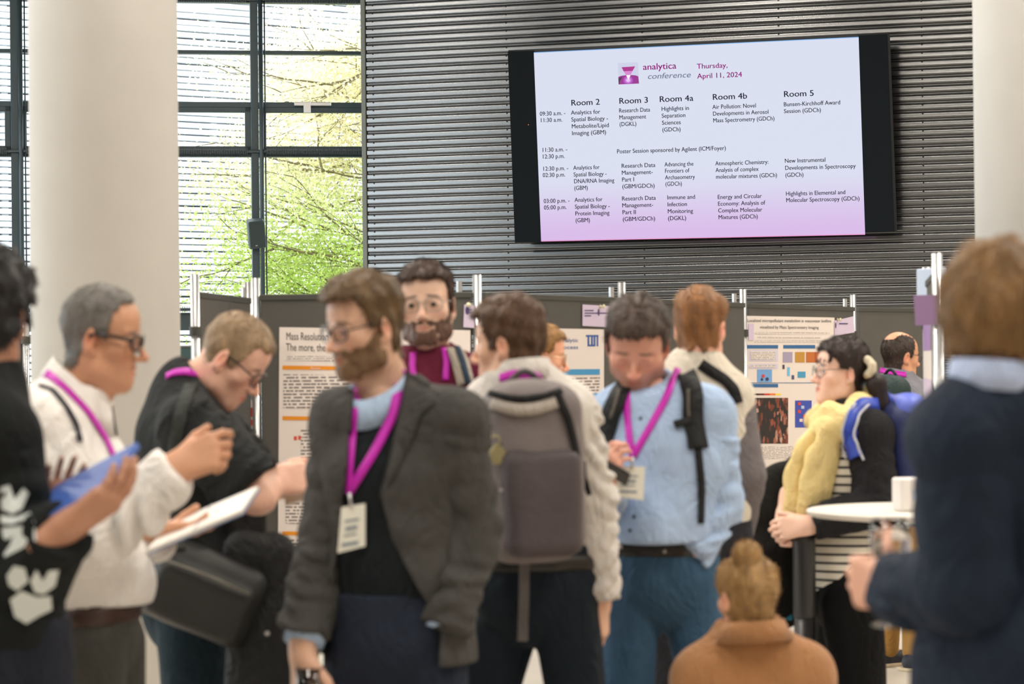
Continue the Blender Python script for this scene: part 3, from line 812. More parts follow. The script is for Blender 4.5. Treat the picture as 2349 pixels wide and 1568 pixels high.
def eye_geo(R, o, sc):
    """eyeballs with a dark iris in front"""
    Vs, Fs, Cs = [], [], []
    n, m_ = 12, 8; off = 0
    for s_ in (-1, 1):
        for i in range(m_ + 1):
            for j in range(n):
                th = math.pi * i / m_; ph = 2 * math.pi * j / n
                q = Vector((math.sin(th) * math.cos(ph), math.cos(th), math.sin(th) * math.sin(ph))) * 0.0118
                Vs.append(o + R @ (Vector((s_ * 0.031 + q.x, 0.0815 * 0.9 + q.y, -0.003 + q.z)) * sc))
                Cs.append((0.02, 0.015, 0.012) if i <= 2 else (0.62, 0.6, 0.58))
        for i in range(m_):
            for j in range(n):
                Fs.append((off + i * n + j, off + (i + 1) * n + j, off + (i + 1) * n + (j + 1) % n, off + i * n + (j + 1) % n))
        off += (m_ + 1) * n
    return Vs, Fs, Cs

def skin_mat():
    m = bpy.data.materials.new('skin'); m.use_nodes = True; nt = m.node_tree; b = nt.nodes['Principled BSDF']
    at = nt.nodes.new('ShaderNodeAttribute'); at.attribute_name = 'Col'
    nt.links.new(at.outputs[0], b.inputs['Base Color']); b.inputs['Roughness'].default_value = 0.48
    b.inputs['Subsurface Weight'].default_value = 0.0; b.inputs['Specular IOR Level'].default_value = 0.4
    tc = nt.nodes.new('ShaderNodeTexCoord'); n2 = nt.nodes.new('ShaderNodeTexNoise'); n2.inputs['Scale'].default_value = 260
    nt.links.new(tc.outputs['Object'], n2.inputs[0])
    bp = nt.nodes.new('ShaderNodeBump'); bp.inputs['Strength'].default_value = 0.12; bp.inputs['Distance'].default_value = 0.003
    nt.links.new(n2.outputs[0], bp.inputs['Height']); nt.links.new(bp.outputs[0], b.inputs['Normal'])
    return m
M_SKIN = skin_mat()
def hair_mat(col, name):
    m = mat(name, col, 0.5, 0.0, 0.35, bump=0.5, bscale=14, var=0.30, vscale=9, stretch=(5, 5, 1.4)); return m

def strands(V, Q, seed, n, L, comb):
    """tufts lying on a head of hair so that its outline is not smooth"""
    rs = np.random.RandomState(seed + 77); Q = np.asarray(Q)
    if n == 0: return V, Q
    f = Q[rs.randint(0, len(Q), n)]; p = V[f].mean(1)
    nn = np.cross(V[f[:, 2]] - V[f[:, 0]], V[f[:, 3]] - V[f[:, 1]]); nn /= np.linalg.norm(nn, axis=1)[:, None] + 1e-9
    c = p - np.array([0.0, -0.045, 0.10]); c /= np.linalg.norm(c, axis=1)[:, None]
    d = c * 0.9 + np.array(comb) + rs.normal(0, 0.22, (n, 3)); d -= nn * (d * nn).sum(1)[:, None]; d /= np.linalg.norm(d, axis=1)[:, None] + 1e-9
    s_ = np.cross(d, nn); w = rs.uniform(0.0010, 0.0022, n)[:, None]; l = (L * rs.uniform(.6, 1.3, n))[:, None]; up = (rs.uniform(.001, .005, n))[:, None]
    a = p - nn * 0.0012; b = p + d * l * .5 + nn * up * .55; e = p + d * l + nn * up * .9
    W_ = np.stack([a - s_ * w, a + s_ * w, b - s_ * w * .9, b + s_ * w * .9, e - s_ * w * .25, e + s_ * w * .25], 1).reshape(-1, 3)
    k = len(V) + 6 * np.arange(n)[:, None]
    Q2 = np.concatenate([k + np.array([[0, 1, 3, 2]]), k + np.array([[2, 3, 5, 4]])])
    return np.concatenate([V, W_]), np.concatenate([Q, Q2])
# ------------------------------------------------------------------ hand
def hand_geo(wr, f, n, side, curl=(25, 30, 20), spread=0.0, thumb=(0.6, 0.7, 0.35), sc=1.0, stub=0.05, back=None, per=None, stub_r=(0.029, 0.034)):
    """wr wrist point, f direction of the knuckles, n palm normal, side 'R'/'L'; curl of the three joints in degrees"""
    f = Vector(f).normalized(); n = Vector(n); n = (n - f * n.dot(f)).normalized()
    t = f.cross(n) if side == 'R' else n.cross(f)
    wr = Vector(wr); pts = []; prims = []
    K = [0.031, 0.010, -0.011, -0.030]; KL = [0.088, 0.092, 0.087, 0.078]
    FL = [0.073, 0.081, 0.075, 0.058]; FR = [0.0094, 0.0096, 0.0090, 0.0080]
    for i in range(4):
        kn = wr + (f * KL[i] + t * K[i]) * sc
        st = wr + t * (K[i] * 0.55 * sc)
        prims.append((st, kn, 0.0165 * sc, 0.0125 * sc, 0.014))
        c = per[i] if per else curl
        d = f + t * (spread * (1.5 - i) * 0.12); d.normalize(); p = kn
        nn = n
        rr = FR[i]
        for j, fr in enumerate((0.46, 0.30, 0.24)):
            a = math.radians(c[j]); d2 = d * math.cos(a) + nn * math.sin(a); nn = nn * math.cos(a) - d * math.sin(a); d = d2.normalized()
            q = p + d * (FL[i] * fr * sc)
            prims.append((p, q, rr * sc, rr * 0.9 * sc, 0.004)); p = q; rr *= 0.9
    prims.append((wr + t * 0.02 * sc + f * 0.02 * sc + n * 0.008 * sc, wr + (f * 0.055 + t * 0.033 + n * 0.012) * sc, 0.017 * sc, 0.012 * sc, 0.012))
    tb = wr + (f * 0.034 + t * 0.033 + n * 0.010) * sc
    td = (f * thumb[0] + t * thumb[1] + n * thumb[2]).normalized()
    t1 = tb + td * 0.042 * sc; td2 = (td + f * 0.35 - t * 0.2).normalized(); t2 = t1 + td2 * 0.032 * sc
    prims.append((tb, t1, 0.0135 * sc, 0.0108 * sc, 0.010)); prims.append((t1, t2, 0.0105 * sc, 0.0086 * sc, 0.004))
    bk = Vector(back) if back is not None else wr - f * stub
    prims.append((wr + f * 0.01, bk, stub_r[0] * sc, stub_r[1] * sc, 0.02))
    allp = [q for pr in prims for q in pr[:2]]
    lo, hi = bounds(allp, 0.05)
    v = Vol(lo, hi, 0.0034 if stub < 0.1 else 0.0042)
    for pr in prims[:-1]: v.cone(pr[0], pr[1], pr[2], pr[3], pr[4])
    v.cone(prims[-1][0], prims[-1][1], prims[-1][2], prims[-1][3], 0.02, (n, 0.8))
    return v.mesh()

# ------------------------------------------------------------------ person
class Person:
    def __init__(s, label, sc, base_px, skin):
        s.s = sc; s.D = F / sc; s.skin = np.array(srgb(*skin)); s.bv = []
        b = XY(base_px, s.D); s.base = b
        s.root = empty('person', b, label, 'person')
        s.geo = []                         # skin pieces: V, F, colour
    def p(s, px, py, dd=0.0): return P(px, py, s.D + dd)
    def piece(s, V, Q, C=None):
        V = np.asarray(V); s.geo.append((V, np.asarray(Q).tolist() if not isinstance(Q, list) else Q, np.tile(s.skin, (len(V), 1)) if C is None else np.asarray(C)))
    def add(s, name, V, Q, m, smooth=True, snap=True):
        o = mesh_obj(name, V, Q, m, s.root, smooth, s.base)
        if snap: s.bv.append(BVHTree.FromPolygons([tuple(x) for x in np.asarray(V).tolist()], np.asarray(Q).tolist() if not isinstance(Q, list) else Q))
        return o
    def hit(s, px, py, off=0.004, dd=0.0):
        """where the sight line through a pixel meets the clothed figure"""
        r = ray(px, py).normalized(); best = None
        for b in s.bv:
            h = b.ray_cast(EYE, r)
            if h[0] is not None and (best is None or h[3] < best[2]): best = (h[0], h[1], h[2] if False else h[3])
        if best is None: return s.p(px, py, dd), -r
        nn = best[1]
        if nn.dot(r) > 0: nn = -nn
        return best[0] + nn * off, nn
    def strap(s, name, pix, wid, m, off=0.004, th=0.002, parent=None, dense=8, root=None):
        pts, nr = [], []
        P2 = []
        for a, b in zip(pix[:-1], pix[1:]):
            for i in range(dense): P2.append((a[0] + (b[0] - a[0]) * i / dense, a[1] + (b[1] - a[1]) * i / dense))
        P2.append(pix[-1])
        for q in P2:
            h, n = s.hit(q[0], q[1], off); pts.append(h); nr.append(n)
        for _ in range(3):
            pts = [pts[0]] + [pts[i] * .5 + (pts[i - 1] + pts[i + 1]) * .25 for i in range(1, len(pts) - 1)] + [pts[-1]]
            nr = [nr[0]] + [(nr[i] * .5 + (nr[i - 1] + nr[i + 1]) * .25).normalized() for i in range(1, len(nr) - 1)] + [nr[-1]]
        rt = root or s.root
        return MB().ribbon(pts, wid, nr, th).build(name, m, parent or rt, True, rt.location)
    # -------- head
    def head(s, px, py, a, pitch=0.0, roll=0.0, sc=1.0, dd=0.0, shape=None, red=1.0, brow=(0.1, 0.07, 0.05), eyes=True, stub=None):
        s.hR = rot_facing(a, pitch, roll); s.ho = s.p(px, py, dd); s.hs = sc
        s.hv, s.sk = head_vol(shape or {})
        V, Q = s.hv.mesh()
        c, br, _ = head_colors(V, s.skin, red)
        brw = np.clip(br, 0, .8)[:, None]; c = c * (1 - brw) + np.array(srgb(*brow) if max(brow) > 1 else brow) * brw
        if stub is not None:
            x, y, z = V.T
            zz = np.clip((-0.036 - z) / 0.03, 0, 1) * np.clip((y + 0.005) / 0.03, 0, 1) * np.clip((z + .135) / .02, 0, 1)
            c = c * (1 - stub[1] * zz[:, None]) + np.array(srgb(*stub[0])) * stub[1] * zz[:, None]
        R = np.array(s.hR)
        Vw = (V * sc * YS) @ R.T + np.array(s.ho)
        s.piece(Vw, Q, c)
        if eyes:
            a_, b_, c_ = eye_geo(s.hR, s.ho, sc); s.piece([tuple(q) for q in a_], b_, c_)
        return s
    def neckc(s, z): return s.hl(0, -0.022 - 0.023 * (-z - 0.05) / 0.145, z)
    def hl(s, x, y, z): return s.ho + s.hR @ (Vector((x, y * 0.9, z)) * s.hs)
    def _local(s, v):
        V, Q = v.mesh(); return (V * s.hs * YS) @ np.array(s.hR).T + np.array(s.ho), Q
    def hair(s, m, line, top=0.012, side=0.006, back=0.008, amp=0.0025, f=140, extra=None, seed=1, front=0.0, name='hair', lift=None, nst=2600, slen=0.016, comb=(0.0, 0.15, -0.3)):
        """line: list of (y, z) of the hairline; thickness on top, sides, back"""
        v = s.sk.copy()
        v.cone((0, -0.022, -0.05), (0, -0.045, -0.14), 0.050, 0.053, 0.035)
        X, Y, Z = v.grid()
        ly = [q[0] for q in line]; lz = [q[1] for q in line]
        zl = np.interp(Y, ly, lz)
        tp = np.clip((Z - 0.03) / 0.06, 0, 1); tp = tp * tp * (3 - 2 * tp)
        bk = np.clip((-Y - 0.0) / 0.06, 0, 1)
        t = side + (top - side) * tp + (back - side) * bk * (1 - tp) + front * np.clip((Y - 0.03) / 0.05, 0, 1) * tp
        if lift is not None: t = t + lift(X, Y, Z)
        rs = np.random.RandomState(seed); e = 0
        for i in range(6):
            k = rs.normal(0, 1, 3) * np.array([1.0, .55, .45]); k *= f / np.linalg.norm(k)
            e = e + np.sin(k[0] * X + k[1] * Y + k[2] * Z + rs.uniform(0, 6))
        d = v.d - t + amp * e / 2
        reg = (zl - Z) * 0.75 + 0.0015 * e
        kk = 0.008; hh = np.maximum(kk - np.abs(d - reg), 0) / kk
        v.d = (np.maximum(d, reg) + hh * hh * kk * 0.25).astype(np.float32)
        if extra: extra(v)
        V, Q = v.mesh()
        V, Q = strands(V, Q, seed, nst, slen, comb)
        V = (V * s.hs * YS) @ np.array(s.hR).T + np.array(s.ho)
        o = s.add(name, V, Q, m, True, False); return o
    def beard(s, m, t=0.006, top=-0.050, moust=True, side=-0.018, amp=0.0012):
        v = s.sk.copy(); X, Y, Z = v.grid()
        up = np.interp(np.broadcast_to(Y, (1, len(s.sk.ax[1]), 1)), [-0.02, 0.02, 0.055, 0.085, 0.12], [side + 0.03, side, top + 0.004, top, top])
        reg = np.maximum((Z - up), (-0.118 - Z) * 0.7)
        reg = np.maximum(reg, (-0.004 - Y))
        lipd = 1 - np.sqrt((X / 0.024) ** 2 + ((Z + 0.069) / 0.012) ** 2)
        reg = np.maximum(reg, np.where(Y > 0.06, lipd * 0.012, -1))
        rs = np.random.RandomState(7); e = 0
        for i in range(6):
            k = rs.normal(0, 1, 3); k *= 260 / np.linalg.norm(k); e = e + np.sin(k[0] * X + k[1] * Y + k[2] * Z + rs.uniform(0, 6))
        d = v.d - t + amp * e / 2
        v.d = np.maximum(d, reg + 0.001 * e).astype(np.float32)
        V, Q = s._local(v); return s.add('beard', V, Q, m, True, False)
    def glasses(s, m, w=0.025, h=0.019, th=0.0016, y=0.108, temple=0.0022, z=-0.004, lens=True):
        fr = MB(); ln = MB()
        for s_ in (-1, 1):
            ring = []
            for i in range(25):
                t = 2 * math.pi * i / 24; ct, st = math.cos(t), math.sin(t)
                xx = math.copysign(abs(ct) ** .75, ct) * w; zz = math.copysign(abs(st) ** .75, st) * h
                ring.append(s.hl(s_ * 0.033 + xx, y - 0.012 * abs((s_ * 0.033 + xx) / 0.06) ** 2, z + zz))
            fr.tube([q - s.base for q in ring], th, 6, False)
            c = sum((ring[i] for i in range(24)), Vector()) / 24
            ln.add([c - s.base] + [q - s.base for q in ring[:24]], [(0, i + 1, (i + 1) % 24 + 1) for i in range(24)])
            fr.tube([s.hl(s_ * (0.033 + w), y - 0.013, z + 0.006) - s.base, s.hl(s_ * 0.073, y - 0.03, z + 0.008) - s.base, s.hl(s_ * 0.080, 0.01, z + 0.012) - s.base, s.hl(s_ * 0.079, -0.012, z + 0.004) - s.base], temple, 6)
        fr.tube([s.hl(-0.033 + w, y, z + 0.004) - s.base, s.hl(0, y + 0.004, z + 0.008) - s.base, s.hl(0.033 - w, y, z + 0.004) - s.base], th, 6)
        o = fr.build('glasses', m, s.root, True)
        if lens: ln.build('lens', glass_mat('spectacle_glass', (0.95, 0.97, 0.98), 0.10), o)
        return o
    # -------- clothes over the trunk
    def trunk(s, v, j, g=0.0, bf=0.0, chest=0.165, waist=0.150, hips=0.165, q=0.68, shr=0.058, belly=0.0, neckr=0.055, back=0.0):
        f = face_dir(bf); sa, sb, hip, nk = j['sh_a'], j['sh_b'], j['hip'], j['neck']
        mid = (sa + sb) / 2
        ch = mid + (hip - mid) * 0.24 + f * 0.015; wa = mid + (hip - mid) * 0.68 + f * 0.01
        v.cone(hip, wa, hips + g, waist + g, 0.04, (f, q)); v.cone(wa, ch, waist + g, chest + g, 0.04, (f, q))
        up = mid + (hip - mid) * 0.08
        v.cone(ch, up, chest + g, chest * 0.80 + g, 0.05, (f, q * 0.94))
        v.cone(sa, sb, shr + g, shr + g, 0.05)
        for q_ in (sa, sb): v.cone(nk, q_ + (nk - q_) * 0.12, neckr + g, shr * 0.93 + g, 0.05)
        if belly: v.ell(mid + (hip - mid) * 0.74 + f * (waist * q * 0.55), (waist * 0.8, 0.10 + belly, 0.15), np.array(rot_facing(bf)), 0.05)
        if back: v.cone(ch - f * 0.03, up - f * 0.05, chest * 0.7 + back, chest * 0.6 + back, 0.05, (f, q))
        return v
    def arm(s, v, sh, el, wr, r=(0.060, 0.050, 0.040), g=0.0, frac=1.0, k=0.03):
        v.cone(sh, el, r[0] + g, r[1] + g, k)
        if frac > 0: v.cone(el, el + (wr - el) * frac, r[1] + g, r[1] + (r[2] - r[1]) * frac + g, 0.02)
        return v
    def cloth(s, name, j, m, h=0.009, g=0.012, arms=('a', 'b'), bf=0.0, hem=None, frac=(1.0, 1.0), fold=(0.004, 38), neck_cut=True, seed=0, r=(0.060, 0.052, 0.042), extra=None, short=None, tr=None, cut=None, elfold=True):
        pts = [j['sh_a'], j['sh_b'], j['hip'], j['neck']]
        lo, hi = bounds(pts, 0.30); hi[2] = max(j['neck'].z, j['sh_a'].z, j['sh_b'].z) + 0.12
        v = Vol(lo, hi, h)
        s.trunk(v, j, g, bf, **(tr or {}))
        for i, q in enumerate(arms):
            sh, el, wr = j['sh_' + q], j['el_' + q], j['wr_' + q]
            lo, hi = bounds([sh, el, wr], 0.13); a = Vol(lo, hi, h)
            if short and q in short:
                e = sh + (el - sh) * short[q]
                a.cone(sh, e, r[0] + g, r[1] + g + 0.016, 0.02)
                a.half(e + (el - sh).normalized() * 0.01, el - sh)
            else:
                s.arm(a, sh, el, wr, r, g, frac[i])
                a.half(el + (wr - el) * frac[i] + (wr - el).normalized() * 0.02, wr - el)
            v.cone(sh, sh + (el - sh) * 0.25, r[0] + g - 0.004, r[0] + g - 0.012, 0.04)
            if fold: a.rings(fold[0] * 1.1, (wr - sh) if not short else (el - sh), 0.062, seed + 11 * i); a.folds(fold[0] * 0.5, fold[1] * 1.3, seed + 3)
            V, Q = a.mesh(); s.add('sleeve', V, Q, m)
        if extra: extra(v)
        if fold: v.folds(fold[0], fold[1], seed)
        if neck_cut:
            nk = j['neck']; hd = s.ho if hasattr(s, 'ho') else nk + Z3 * 0.2
            d = (hd - nk).normalized()
            v.cone(nk + d * 0.025, nk + d * 0.15, 0.056, 0.075, 0.01, mode='cut')
            # open sleeve and collar ends stay clean
            v.half(nk + d * 0.052, d)
        if hem is not None: v.above(hem)
        if cut: cut(v)
        V, Q = v.mesh()
        o = s.add(name, V, Q, m)
        s.lastv = v
        return o
    def carve(s, v, poly, f, depth0, depth1=None, p0=None):
        """cut an opening whose outline is given in the picture; only the half of the garment in front of p0"""
        X, Y, Z = v.grid(); X, Y, Z = np.broadcast_arrays(X, Y, Z)
        rx = X; ry = Y; rz = Z - CZ
        dz = rx * FW.x + ry * FW.y + rz * FW.z
        u = (rx * RT.x + ry * RT.y + rz * RT.z) / dz * F + W / 2; w = -(rx * UP.x + ry * UP.y + rz * UP.z) / dz * F + H / 2
        sd = np.full(X.shape, 1e9, dtype=np.float32); ins = np.zeros(X.shape, dtype=bool)
        n = len(poly)
        for i in range(n):
            (x0, y0), (x1, y1) = poly[i], poly[(i + 1) % n]
            ex, ey = x1 - x0, y1 - y0; t = np.clip(((u - x0) * ex + (w - y0) * ey) / (ex * ex + ey * ey + 1e-9), 0, 1)
            sd = np.minimum(sd, np.hypot(u - x0 - t * ex, w - y0 - t * ey))
            c = ((y0 > w) != (y1 > w)) & (u < (x1 - x0) * (w - y0) / (y1 - y0 + 1e-9) + x0); ins ^= c
        sd = np.where(ins, -sd, sd) / s.s
        side = (X - p0.x) * f.x + (Y - p0.y) * f.y - depth0
        reg = np.maximum(sd, -side)                # inside outline and in front
        v.d = np.maximum(v.d, -reg).astype(np.float32)
    def legs(s, j, m, g=0.008, name='trousers', top=None, r=(0.088, 0.066, 0.056), bf=0.0, fold=(0.003, 34), h=0.010, seed=3, hips=0.160, q=0.72):
        f = face_dir(bf); x = f.cross(Z3); hip = j['hip']
        pts = [hip, j['kn_a'], j['kn_b'], j['an_a'], j['an_b']]; lo, hi = bounds(pts, 0.22); lo[2] = 0.03; hi[2] = hip.z + 0.24
        v = Vol(lo, hi, h)
        v.cone(hip + Z3 * 0.0, hip + Z3 * 0.10, hips + g, hips * 0.93 + g, 0.04, (f, q))
        for k in ('a', 'b'):
            hj = j['hj_' + k]
            v.cone(hj, j['kn_' + k], r[0] * .93 + g, r[1] * .93 + g, 0.010); v.cone(j['kn_' + k], j['an_' + k], r[1] * .93 + g, r[2] + g, 0.010)
        if fold: v.folds(fold[0], fold[1], seed)
        v.above(0.045)
        v.below(top if top is not None else hip.z + 0.10)
        V, Q = v.mesh(); o = s.add(name, V, Q, m); s.legv = v
        return o
    def belt(s, z0, z1, m, v=None, g=0.006):
        v = (v or s.legv).copy(); v.d = v.d - g; v.d = np.maximum(v.d, np.abs(v.grid()[2] - (z0 + z1) / 2) - (z1 - z0) / 2)
        V, Q = v.mesh(); return s.add('belt', V, Q, m)
    def shoes(s, j, m, bf=0.0):
        for k in ('a', 'b'):
            f = face_dir(bf + (8 if k == 'b' else -8)); an = j['an_' + k]; b = Vector((an.x, an.y, 0))
            lo, hi = bounds([b, b + f * 0.22, b - f * 0.08, b + Z3 * 0.13], 0.07); lo[2] = -0.02
            v = Vol(lo, hi, 0.008)
            v.cone(b - f * 0.045 + Z3 * 0.045, b + f * 0.15 + Z3 * 0.034, 0.043, 0.042, 0.03); v.cone(b - f * 0.02 + Z3 * 0.04, b + Z3 * 0.115, 0.045, 0.043, 0.03)
            v.above(0.0); V, Q = v.mesh(); s.add('shoe', V, Q, m, True, False)
    def stand(s, j, bf=0.0, w=0.09, kn=None, sp=0.02, dy=(0.0, 0.0)):
        """default straight legs below the hips"""
        f = face_dir(bf); x = f.cross(Z3)
        if x.x > 0: x = -x                         # 'a' is the picture-left side
        hip = j['hip']
        for k, sg, dd in (('a', 1, dy[0]), ('b', -1, dy[1])):
            hj = hip + x * (w * sg) - Z3 * 0.04; j.setdefault('hj_' + k, hj); hj = j['hj_' + k]
            a = Vector((hj.x + x.x * sp * sg, hj.y + x.y * sp * sg + dd, 0.10))
            j.setdefault('an_' + k, a); a = j['an_' + k]
            j.setdefault('kn_' + k, hj + (a - hj) * 0.50 + f * 0.015)
    def finish(s, j=None, core=True):
        """one continuous body mesh: head, neck, trunk, arms with hands, legs"""
        if core and j:
            pts = [j[k] for k in j]; lo, hi = bounds(pts, 0.14); lo[2] = max(lo[2], 0.015)
            v = Vol(lo, hi, 0.016)
            mid = (j['sh_a'] + j['sh_b']) / 2
            v.cone(j['hip'], mid, 0.075, 0.065, 0.04); v.cone(j['sh_a'], j['sh_b'], 0.045, 0.045, 0.03)
            v.cone(mid, j['neck'] + (s.ho - j['neck']) * 0.2, 0.05, 0.046, 0.03)
            for k in ('a', 'b'):
                if 'el_' + k in j: v.cone(j['sh_' + k], j['el_' + k], 0.042, 0.036, 0.03); v.cone(j['el_' + k], j['wr_' + k], 0.036, 0.028, 0.03)
                if 'kn_' + k in j:
                    v.cone(j['hj_' + k], j['kn_' + k], 0.065, 0.048, 0.03); v.cone(j['kn_' + k], j['an_' + k], 0.045, 0.034, 0.03)
                    v.cone(j['an_' + k], j['an_' + k] + face_dir(s.bf) * 0.12 - Z3 * 0.06, 0.034, 0.024, 0.02)
            s.piece(*v.mesh())
        V, Fc, C = [], [], []; n = 0
        for a, b, c in s.geo:
            V.append(np.asarray(a)); C.append(c); Fc += [tuple(i + n for i in q) for q in b]; n += len(a)
        o = mesh_obj('body', np.concatenate(V), Fc, M_SKIN, s.root, True, s.base)
        C = np.concatenate(C); C = np.concatenate([C, np.ones((len(C), 1))], 1).astype(np.float32)
        a = o.data.color_attributes.new('Col', 'FLOAT_COLOR', 'POINT'); a.data.foreach_set('color', C.ravel())
        return o
# ================================================================== PEOPLE
M_MAG = mat('magenta_lanyard_band', srgb(190, 22, 176), 0.55, bump=0.05, bscale=300)
M_BADGE = mat('badge_card', srgb(224, 224, 214), 0.35, var=0.03)
M_PRINT = mat('badge_print', srgb(130, 140, 150), 0.6)
M_CLIP = mat('steel_clip', (0.6, 0.6, 0.62), 0.3, 0.9)
def fabric(name, c, rough=0.85, bump=0.18, bs=170, var=0.06, vs=7, sheen=0.0):
    return mat(name, srgb(*c), rough, 0.0, 0.25, bump=bump, bscale=bs, var=var, vscale=vs, sheen=sheen, wr=0.34)
MALE = [(-0.12, -0.088), (-0.06, -0.088), (-0.036, -0.068), (-0.022, -0.020), (-0.004, 0.012), (0.012, -0.008), (0.030, -0.012), (0.038, 0.012), (0.048, 0.046), (0.062, 0.070), (0.12, 0.076)]
SHORTN = [(-0.12, -0.070), (-0.06, -0.070), (-0.036, -0.058), (-0.022, -0.020), (-0.004, 0.012), (0.012, -0.008), (0.030, -0.012), (0.038, 0.012), (0.048, 0.046), (0.062, 0.070), (0.12, 0.076)]
def collar(s, c, d, f, m, r=(0.066, 0.060), h=0.040, flare=0.018, name='collar', drop=0.018, th=0.004, open_=0.0, parent=None):
    """turned-down collar round the neck; lower in front"""
    d = Vector(d).normalized(); f = Vector(f); f = (f - d * f.dot(d)).normalized(); x = f.cross(d)
    n = 36; V = []; Fc = []
    for i in range(n + 1):
        t = open_ + (2 * math.pi - 2 * open_) * i / n                  # from the front all round
        ct, st = math.cos(t), math.sin(t); fr = max(0, ct)
        e = x * (st * r[0]) + f * (ct * r[1]); en = e.normalized()
        b = c + e - d * (drop * (1 + ct) / 2)
        V += [b - d * 0.012, b + d * (h * (1 - 0.25 * fr)), b + d * (h * (1 - 0.25 * fr)) + en * th, b + en * (flare * (1 + 0.4 * fr)) - d * (0.010 + 0.022 * fr), b + en * (flare * 0.7) - d * (0.012 + 0.022 * fr)]
    for i in range(n):
        for k in range(5):
            k2 = (k + 1) % 5; Fc.append((i * 5 + k, i * 5 + k2, (i + 1) * 5 + k2, (i + 1) * 5 + k))
    o = mesh_obj(name, [tuple(v) for v in V], Fc, m, parent or s.root, True, s.base)
    s.bv.append(BVHTree.FromPolygons([tuple(v) for v in V], Fc)); return o
def lanyard(s, label, strands, badge=None, clip=None, wid=0.018, tilt=0.0, dd=-0.012, group=None):
    """neck band snapped onto the clothes; badge given by picture corners"""
    c0 = s.hit(*strands[0][0])[0]
    r = empty('lanyard', Vector((c0.x, c0.y, c0.z)), label, 'lanyard')
    for st in strands: s.strap('band', st, wid, M_MAG, 0.004, 0.0018, root=r)
    if badge:
        (x0, y0), (x1, y1), (x2, y2), (x3, y3) = badge
        cx, cy = sum(q[0] for q in badge) / 4, sum(q[1] for q in badge) / 4
        D = min(s.hit(x, y)[0].y for (x, y) in list(badge) + [(cx, cy)]) - 0.006
        q = [P(x, y, D) for (x, y) in badge]
        b = Vector((0, 0.003, 0))
        mb = MB().add([v - r.location for v in q] + [v + b - r.location for v in q], [(0, 1, 2, 3), (7, 6, 5, 4), (0, 4, 5, 1), (1, 5, 6, 2), (2, 6, 7, 3), (3, 7, 4, 0)])
        bo = mb.build('badge', M_BADGE, r)
        u, w = q[1] - q[0], q[3] - q[0]
        for (a, b_, cw, ch) in ((0.2, 0.30, 0.6, 0.05), (0.25, 0.45, 0.5, 0.09), (0.2, 0.62, 0.55, 0.04), (0.15, 0.80, 0.7, 0.08)):
            o = q[0] + u * a + w * b_ + Vector((0, -0.0012, 0)) - r.location
            MB().quad(o, o + u * cw, o + u * cw + w * ch, o + w * ch).build('badge_line', M_PRINT, bo)
        if clip:
            a, b_ = P(*clip[0], D - 0.002), P(*clip[1], D - 0.002)
            MB().tube([a - r.location, b_ - r.location], 0.0035, 8).build('clip', M_CLIP, r, True)
    return r
def drop_arm(j, k, out, s):
    sh = j['sh_' + k]; j['el_' + k] = sh + Vector((out, 0.02, -0.30)); j['wr_' + k] = j['el_' + k] + Vector((out * 0.3, -0.05, -0.25))

